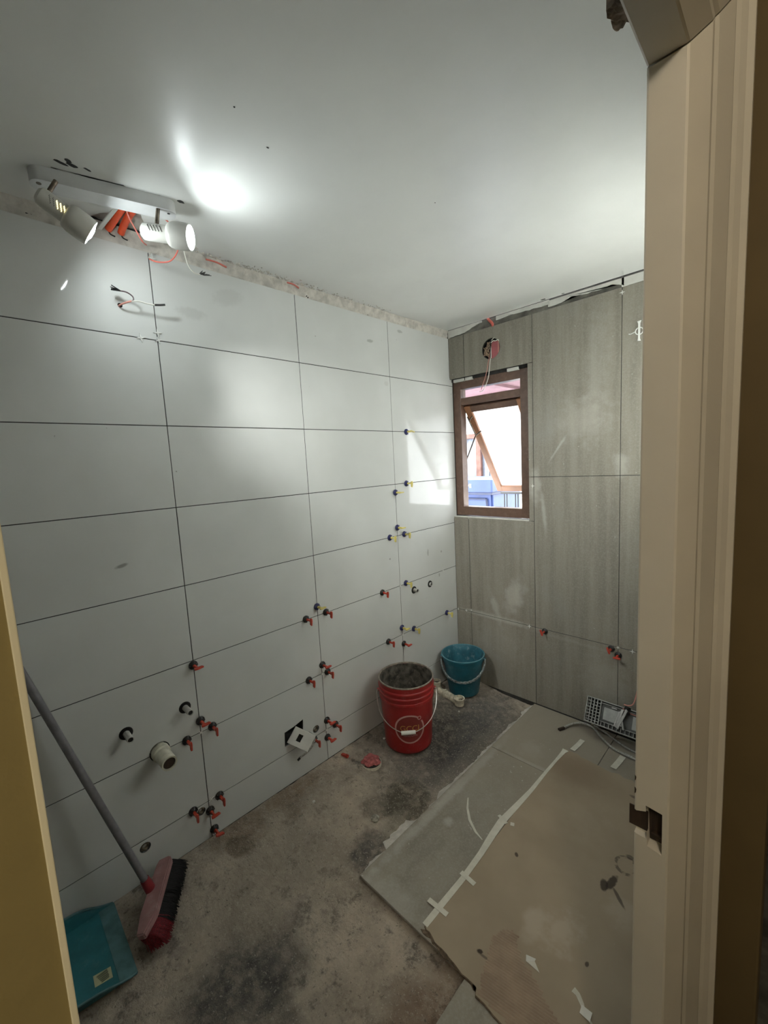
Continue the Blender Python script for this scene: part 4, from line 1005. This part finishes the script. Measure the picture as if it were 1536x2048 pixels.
o = obj('rag', b, 'rag'); o.location = (dx_-.002, dy_+.002, dz+.003); tag(o, 'crumpled pink rag stuffed into the floor drain', 'rag')
for (x, y, s, lab) in ((.405, .535, .017, 'pale stone lump beside the dark wet patch on the floor'), (.155, .395, .006, 'tiny white plaster chip on the floor under the white wall'), (.100, .905, .006, 'tiny white chip at the left foot of the red pail'), (.247, 1.40, .0055, 'tiny pale crumb before the drain trap')):
    b = bm_(); bmesh.ops.create_icosphere(b, subdivisions=3, radius=s)
    for v in b.verts: v.co *= 1+.35*nz(*(v.co*(1.3/s))); v.co.z *= .6
    o = obj('stone_chip', b, 'stone' if s > .01 else 'paper', None, True); o.location = (x, y, fz(x, y)+s*.3); tag(o, lab, 'stone')

# ------------------------------------------------------------------ broom
hA, hB = Vector((.040, -.186, -.086)), Vector((.252, -.322, -.100))
ax = (hB-hA).normalized()
pole_b = Vector((.118, -.262, -.088)); pole_t = Vector((.026, -.500, .780))
pd = (pole_t-pole_b).normalized(); bd = -(pd-ax*pd.dot(ax)).normalized(); side = ax.cross(bd).normalized()
if side.y < 0: side = -side
br = thing('broom', 'broom with grey pole leaning on the white wall, dusty pink head', 'broom', ((hA+hB)/2).to_tuple()); O = (hA+hB)/2
b = bm_(); cyl(b, pole_b-O+pd*.03, pole_t-O, .0115, .0115, 18); obj('pole', b, 'broom_pole', br, True)
b = bm_(); lathe(b, [(0, 0), (.016, 0), (.0155, .03), (.0135, .05), (.0125, .05)], frame_to(pole_b-O-pd*.006, pd), 18); obj('socket', b, 'broom_red', br, True)
b = bm_()
HL = (hB-hA).length
mt = Matrix((ax, side, -bd)).transposed().to_4x4()
pts = [(-HL/2, -.020), (-HL/2+.02, -.027), (HL/2-.06, -.027), (HL/2, -.020), (HL/2+.006, .006), (HL/2-.05, .027), (-HL/2+.015, .027), (-HL/2, .018)]
prism(b, [mt @ Vector((x, y, -.016)) for x, y in pts], mt.to_3x3() @ Vector((0, 0, .024))); bmesh.ops.bevel(b, geom=b.edges[:], offset=.004, segments=2, affect='EDGES'); obj('head_block', b, 'broom_pink', br, True)
def bristles(u0, u1, nb, m, name):
    b = bm_()
    for q in range(nb):
        u = random.uniform(u0, u1); w = random.uniform(-.020, .024)
        p0 = mt @ Vector((u, w, -.012)); 
        p1 = mt @ Vector((u*1.06+random.gauss(0, .005), w+.012+.022*random.random()+.25*max(w, 0), -.062+random.uniform(-.006, .006)))
        p1w = p1+O; zf = fz(max(p1w.x, 0), p1w.y)
        if p1w.z < zf+.002: p1.z = zf+.002-O.z
        mid = (p0+p1)/2+side*.006
        w_ = ax*.0016; w2 = side*.0012
        A = [b.verts.new(p0-w_), b.verts.new(p0+w_), b.verts.new(p0+w2)]; Bm = [b.verts.new(mid-w_), b.verts.new(mid+w_), b.verts.new(mid+w2)]; Cc = [b.verts.new(p1-w_*.6), b.verts.new(p1+w_*.6), b.verts.new(p1+w2)]
        for s_, t_ in ((A, Bm), (Bm, Cc)):
            for i in range(3): b.faces.new((s_[i], s_[(i+1) % 3], t_[(i+1) % 3], t_[i]))
    o = obj(name, b, m, br); o['kind'] = 'stuff'
bristles(-HL/2+.004, HL/2-.052, 5200, 'bristle_black', 'bristle_tuft'); bristles(HL/2-.056, HL/2-.002, 800, 'bristle_red', 'bristle_tuft')

# ------------------------------------------------------------------ dustpan
dp = thing('dustpan', 'teal plastic dustpan with a pale sticker beside the broom', 'dustpan', (.145, -.36, fz(.145, -.40)+.004)); dp.rotation_euler = (0, .135, 0)
O = Vector((.145, -.36, fz(.145, -.40)))
x0_, x1_ = -.128, .128
b = bm_(); prism(b, [(x0_, -.038, .004), (x1_, -.038, .004), (x1_-.018, -.255, .022), (x0_+.018, -.255, .022)], (0, 0, .003)); obj('pan_floor', b, 'pan', dp)
b = bm_(); prism(b, [(x0_-.004, .008, .001), (x1_+.004, .008, .001), (x1_, -.038, .006), (x0_, -.038, .006)], (0, 0, .0025)); obj('lip', b, 'pan_lip', dp)
for s in (-1, 1):
    X = x0_ if s < 0 else x1_
    b = bm_(); prism(b, [(X+s*.004, .006, .002), (X+s*.008, -.030, .014), (X+s*.012, -.10, .048), (X+s*.004, -.255, .070), (X-s*.018, -.255, .020), (X, -.038, .004)], (s*.003, 0, 0)); bmesh.ops.triangulate(b, faces=[f for f in b.faces if len(f.verts) > 4]); obj('side_wall', b, 'pan', dp)
    b = bm_(); tube(b, [(X+s*.005, .004, .004), (X+s*.009, -.030, .016), (X+s*.013, -.10, .050), (X+s*.005, -.255, .072)], .0032, 8); obj('rim', b, 'pan_lip', dp, True)
b = bm_(); prism(b, [(x0_+.018, -.255, .022), (x1_-.018, -.255, .022), (x1_-.002, -.268, .075), (x0_+.002, -.268, .075)], (0, -.003, 0)); obj('back_wall', b, 'pan', dp)
b = bm_(); prism(b, [(-.022, -.262, .055), (.022, -.262, .055), (.018, -.40, .085), (-.018, -.40, .085)], (0, 0, .016)); bmesh.ops.bevel(b, geom=b.edges[:], offset=.004, segments=2, affect='EDGES'); obj('handle', b, 'pan', dp, True)
b = bm_(); prism(b, [(.058, -.092, .0118), (.064, -.048, .0084), (.098, -.050, .0086), (.092, -.094, .0120)], (0, 0, .0006)); bmesh.ops.bevel(b, geom=[], offset=0); obj('sticker', b, 'sticker', dp)
b = bm_()
for i in range(5): box(b, (.066+i*.0055, -.085+.002*i, .0110), (.0695+i*.0055, -.058+.001*(i % 2), .0132))
obj('sticker_print', b, 'sticker_print', dp)

# ------------------------------------------------------------------ cardboard
CT = -.1850            # top of the upper sheet
def sheet(outline, z0, z1, m, name, par):
    b = bm_(); prism(b, [(x, y, z0) for x, y in outline], (0, 0, z1-z0)); bmesh.ops.triangulate(b, faces=[f for f in b.faces if len(f.verts) > 4]); return obj(name, b, m, par)
def jag(p, q, n, amp):
    out = []
    for i in range(n):
        t = i/n; d = Vector((q[0]-p[0], q[1]-p[1])).normalized(); k = random.uniform(-amp, amp) if i else 0
        out.append((p[0]+(q[0]-p[0])*t-d.y*k, p[1]+(q[1]-p[1])*t+d.x*k))
    return out
cb = thing('cardboard_sheet', 'large dusty brown cardboard sheet taped over the new floor tiles', 'cardboard')
random.seed(21)
top = jag((.842, .335), (.905, .318), 6, .004)+jag((.905, .318), (1.055, .306), 9, .004)+jag((1.055, .306), (1.062, .290), 2, .001)+jag((1.062, .290), (1.475, .270), 14, .003)+jag((1.475, .270), (1.475, 1.42), 3, 0)+jag((1.475, 1.42), (.852, 1.465), 22, .010)+jag((.852, 1.465), (.842, .335), 24, .0015)
sheet(top, -.1895, CT-.0002, 'cardboard_edge', 'core_sheet', cb)
sheet([(x+(.001 if x < 1 else 0), y+.003) for x, y in top], CT-.0004, CT+.0004, 'card', 'top_liner', cb)
under = jag((.836, .322), (1.05, .300), 16, .005)+jag((1.05, .300), (1.06, .32), 2, 0)+jag((1.06, .32), (.845, .36), 6, .001)
sheet(under, -.1898, -.1880, 'cardboard_edge', 'lower_sheet', cb)
# torn patch with its flutes showing
poly = [(1.022, .455), (1.030, .485), (1.058, .520), (1.085, .512), (1.110, .470), (1.165, .445), (1.235, .405), (1.30, .370), (1.36, .295), (1.066, .300), (1.045, .355)]
def inside(x, y):
    c = False; j = len(poly)-1
    for i in range(len(poly)):
        (xi, yi), (xj, yj) = poly[i], poly[j]
        if (yi > y) != (yj > y) and x < (xj-xi)*(y-yi)/(yj-yi)+xi: c = not c
        j = i
    return c
ang = .16; cs, sn = math.cos(ang), math.sin(ang)
def flute_strip(v, u_a, u_b):
    b = bm_(); rows = []
    n = max(2, int((u_b-u_a)/.02))
    for i in range(n+1):
        u = u_a+(u_b-u_a)*i/n
        rows.append([b.verts.new((u*cs-(v+dv)*sn, u*sn+(v+dv)*cs, CT+.0003+h)) for dv, h in ((-.0036, 0), (-.0016, .0016), (0, .0022), (.0016, .0016), (.0036, 0))])
    for p, q in zip(rows, rows[1:]):
        for k in range(4): b.faces.new((p[k], p[k+1], q[k+1], q[k]))
    obj('flute', b, 'flute', cb, smooth='all')
v = .05
while v < .40:
    us = [u*.004 for u in range(int(.95/.004), int(1.50/.004)) if inside(u*.004*cs-v*sn, u*.004*sn+v*cs)]
    if len(us) > 4: flute_strip(v, us[0]+random.uniform(-.004, .004), us[-1]+random.uniform(-.01, .004))
    v += .0078

# masking tape
def strip(pts, w, z, name, label, th=.0007, group='masking tape pieces on the cardboard', m='tape', lift=None):
    """a flat band along pts (x, y); w: width or list"""
    b = bm_(); P = [Vector((p[0], p[1], 0)) for p in pts]; rows = []
    for i, p in enumerate(P):
        t = (P[min(i+1, len(P)-1)]-P[max(i-1, 0)]).normalized(); n = Vector((-t.y, t.x, 0)); ww = w[i] if isinstance(w, (list, tuple)) else w
        zz = z+(lift[i] if lift else 0)
        rows.append([b.verts.new(p+n*ww/2+Vector((0, 0, zz))), b.verts.new(p-n*ww/2+Vector((0, 0, zz))), b.verts.new(p-n*ww/2+Vector((0, 0, zz+th))), b.verts.new(p+n*ww/2+Vector((0, 0, zz+th)))])
    for p, q in zip(rows, rows[1:]):
        for k in range(4): b.faces.new((p[k], p[(k+1) % 4], q[(k+1) % 4], q[k]))
    b.faces.new(rows[0][::-1]); b.faces.new(rows[-1])
    o = obj(name, b, m); tag(o, label, 'tape' if 'tape' in name else 'scrap', group); return o
TZ0 = CT+.0006
strip([(.842, .338), (.843, .42), (.846, .55), (.842, .68), (.833, .78), (.829, .86), (.838, .98), (.846, 1.10), (.848, 1.25), (.852, 1.36), (.856, 1.44), (.858, 1.462)], [.020, .021, .020, .022, .027, .030, .024, .018, .014, .013, .020, .030], TZ0, 'masking_tape', 'long masking tape strip along the left edge of the cardboard')
strip([(.800, .410), (.878, .412)], .017, TZ0+.0009, 'masking_tape', 'short cross piece of tape nearest the front end of the long strip')
strip([(.828, .566), (.890, .560)], .017, TZ0+.0009, 'masking_tape', 'short tape tab sticking right from the long strip, second from front')
strip([(.803, .884), (.850, .864)], .014, TZ0+.0009, 'masking_tape', 'thin tape tab sticking left from the middle of the long strip', lift=[-.004, 0])
strip([(.862, .874), (.876, .880)], .016, TZ0, 'masking_tape', 'tiny tape bit just right of the middle of the long strip')
strip([(.884, 1.482), (.890, 1.545), (.893, 1.60)], .024, -.1890, 'masking_tape', 'tape tab on the far cardboard edge, left one', lift=[.0047, .002, .0005])
strip([(1.076, 1.478), (1.082, 1.54), (1.086, 1.60)], .026, -.1890, 'masking_tape', 'tape tab on the far cardboard edge, nearer the door jamb', lift=[.0047, .002, .0005])
strip([(.652, .880), (.682, .83), (.722, .785), (.772, .752), (.812, .738)], [.004, .009, .011, .009, .003], -.1898, 'paper_sliver', 'curved pale paper sliver on the bare grey floor tile', group=None, m='tape')
b = bm_(); q = [Vector(p) for p in ((1.122, .480, TZ0), (1.130, .462, TZ0+.003), (1.172, .462, TZ0+.001), (1.152, .474, TZ0+.010), (1.150, .486, TZ0+.004))]
vs = [b.verts.new(p) for p in q]+[b.verts.new(p+Vector((0, 0, .0008))) for p in q]
b.faces.new(vs[:5][::-1]); b.faces.new(vs[5:])
for i in range(5): b.faces.new((vs[i], vs[(i+1) % 5], vs[5+(i+1) % 5], vs[5+i]))
bmesh.ops.triangulate(b, faces=b.faces[:]); tag(obj('paper_scrap', b, 'paper'), 'small creased white paper scrap at the edge of the torn cardboard', 'scrap')
strip([(1.258, .489), (1.272, .486), (1.288, .472), (1.296, .462)], [.016, .013, .011, .008], TZ0, 'torn_tape', 'curled torn tape end near the front of the cardboard', group=None)
b = bm_(); prism(b, [(1.288, .470, TZ0), (1.290, .448, TZ0+.001), (1.318, .443, TZ0+.006), (1.316, .468, TZ0+.004)], (0, 0, .0008)); tag(obj('paper_scrap', b, 'paper'), 'folded white square scrap stuck to the torn tape', 'scrap')
strip([(1.312, .452), (1.335, .438), (1.362, .430)], [.006, .004, .012], TZ0, 'torn_tape', 'thin twisted tape thread right of the folded white scrap', group=None)
b = bm_(); prism(b, [(1.352, .440, TZ0), (1.366, .412, TZ0), (1.405, .412, TZ0+.006), (1.392, .440, TZ0+.008)], (0, 0, .0008)); tag(obj('paper_scrap', b, 'paper'), 'crumpled white scrap at the right end of the tape thread', 'scrap')

# ------------------------------------------------------------------ grey tray leaning at the far wall
ty = thing('plastic_tray', 'grey plastic grid tray with a silver bracket leaning on the grey wall', 'tray')
A = Vector((.885, 1.715, .006)); U = Vector((1, 0, 0)); 
tilt = math.radians(62); Vv = Vector((0, -math.cos(tilt), -math.sin(tilt))); Nn = U.cross(Vv)
if Nn.y > 0: Nn = -Nn
fm = Matrix((U, Vv, Nn)).transposed().to_4x4(); fm.translation = A; ty.matrix_world = fm
TW, TH, TD = .42, .128, .022
def tb(a, b_, m='tray', name='tray_rib', bev=.0): b = bm_(); box(b, a, b_, bev); obj(name, b, m, ty)
b = bm_(); box(b, (.0, 0, 0), (TW, .004, TD), .001); box(b, (0, TH-.004, 0), (TW, TH, TD), .001); box(b, (0, 0, 0), (.004, TH, TD), .001); box(b, (TW-.004, 0, 0), (TW, TH, TD), .001); obj('tray_rim', b, 'tray', ty)
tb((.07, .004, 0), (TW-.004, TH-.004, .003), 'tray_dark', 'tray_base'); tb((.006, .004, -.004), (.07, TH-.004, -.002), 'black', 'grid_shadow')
for x in (.018, .034, .050, .067): tb((x, .004, 0), (x+.004, TH-.004, TD*.8), name='grid_bar')
for y in (.018, .034, .050, .066, .082, .098, .112): tb((.004, y, 0), (.068, y+.003, TD*.7), name='grid_bar')
for i in range(18): tb((.080+i*.019, TH-.022, .002), (.083+i*.019, TH-.004, TD*.8), name='tray_rib')
tb((.070, TH-.026, .002), (TW-.004, TH-.0235, TD*.85), name='inner_wall'); tb((.070, .012, .002), (TW-.004, .0145, TD*.7), name='inner_wall')
b = bm_(); box(b, (.085, .030, .003), (.165, TH-.036, .010), .002); obj('boss', b, 'tray', ty); b = bm_(); box(b, (.22, .030, .003), (.36, TH-.036, .010), .002); obj('boss', b, 'tray', ty)
for (x, s) in ((.10, 1), (.24, 1)): 
    b = bm_(); box(b, (x+.02, .018, .003), (x+.045, .024, .014), .002); obj('lug', b, 'tray', ty)
b = bm_()
obox(b, Matrix.Translation((.180, .052, .028)) @ Matrix.Rotation(.30, 4, 'Z'), (.012, .118, .010), .002); obox(b, Matrix.Translation((.166, .060, .026)) @ Matrix.Rotation(.18, 4, 'Z'), (.012, .095, .012), .002)
obox(b, Matrix.Translation((.178, .066, .026)) @ Matrix.Rotation(-.28, 4, 'Z'), (.010, .085, .010), .002); obox(b, Matrix.Translation((.154, .066, .018)) @ Matrix.Rotation(.2, 4, 'Z'), (.008, .080, .020), .002)
obj('bracket', b, 'silver', ty)
for (x, y) in ((.153, .098), (.178, .090), (.163, .03)):
    b = bm_(); cyl(b, (x, y, .026), (x, y, .036), .004, seg=10); obj('bolt', b, 'silver', ty)
b = bm_(); cyl(b, (.185, .0, .02), (.205, .002, .03), .010, seg=14); cyl(b, (.19, .022, .022), (.205, .024, .028), .008, seg=12); obj('terminal', b, 'black', ty)
t = thing('pink_cable', 'pink cable curving down to the bracket on the grey tray', 'cable', (1.08, 1.72, .03)); O = Vector((1.08, 1.72, .03))
b = bm_(); tube(b, P_([(1.060, 1.700, .030), (1.080, 1.705, .028), (1.100, 1.712, .042), (1.110, 1.722, .085), (1.116, 1.735, .14), (1.125, 1.745, .21)]), .0032, 8); obj('upper_run', b, 'pink_wire', t, True)
b = bm_(); tube(b, P_([(1.055, 1.700, .008), (1.075, 1.698, -.004), (1.12, 1.700, -.010), (1.20, 1.705, -.012)]), .0030, 8); obj('lower_run', b, 'pink_wire', t, True)

# hoses
t = thing('flexible_hose', 'grey braided hose curling over the floor tiles below the tray', 'hose', (.95, 1.66, -.19)); O = Vector((.95, 1.66, -.19))
b = bm_(); tube(b, P_([(.780, 1.625, -.183), (.806, 1.678, -.175), (.850, 1.715, -.168), (.905, 1.715, -.170), (.960, 1.672, -.178), (1.03, 1.625, -.183), (1.10, 1.610, -.183), (1.20, 1.605, -.183)]), .0062, 10); obj('hose_run', b, 'hose', t, True)
b = bm_(); cyl(b, Vector((.783, 1.632, -.183))-O, Vector((.768, 1.600, -.184))-O, .0085, .009, 10); obj('end_nut', b, 'dark_wood', t, True)
b = bm_(); cyl(b, Vector((1.085, 1.613, -.183))-O, Vector((1.125, 1.609, -.183))-O, .0085, seg=10); obj('crimp_sleeve', b, 'hose', t, True)
t = thing('flexible_hose', 'second grey hose running behind the first towards the door jamb', 'hose', (1.0, 1.70, -.19)); O = Vector((1.0, 1.70, -.19))
b = bm_(); tube(b, P_([(.905, 1.738, -.172), (.96, 1.728, -.180), (1.03, 1.695, -.184), (1.10, 1.668, -.184), (1.2, 1.655, -.184)]), .0055, 10); obj('hose_run', b, 'hose', t, True)
b = bm_(); cyl(b, Vector((.905, 1.738, -.172))-O, Vector((.892, 1.745, -.171))-O, .0075, seg=10); obj('end_nut', b, 'brass', t, True)
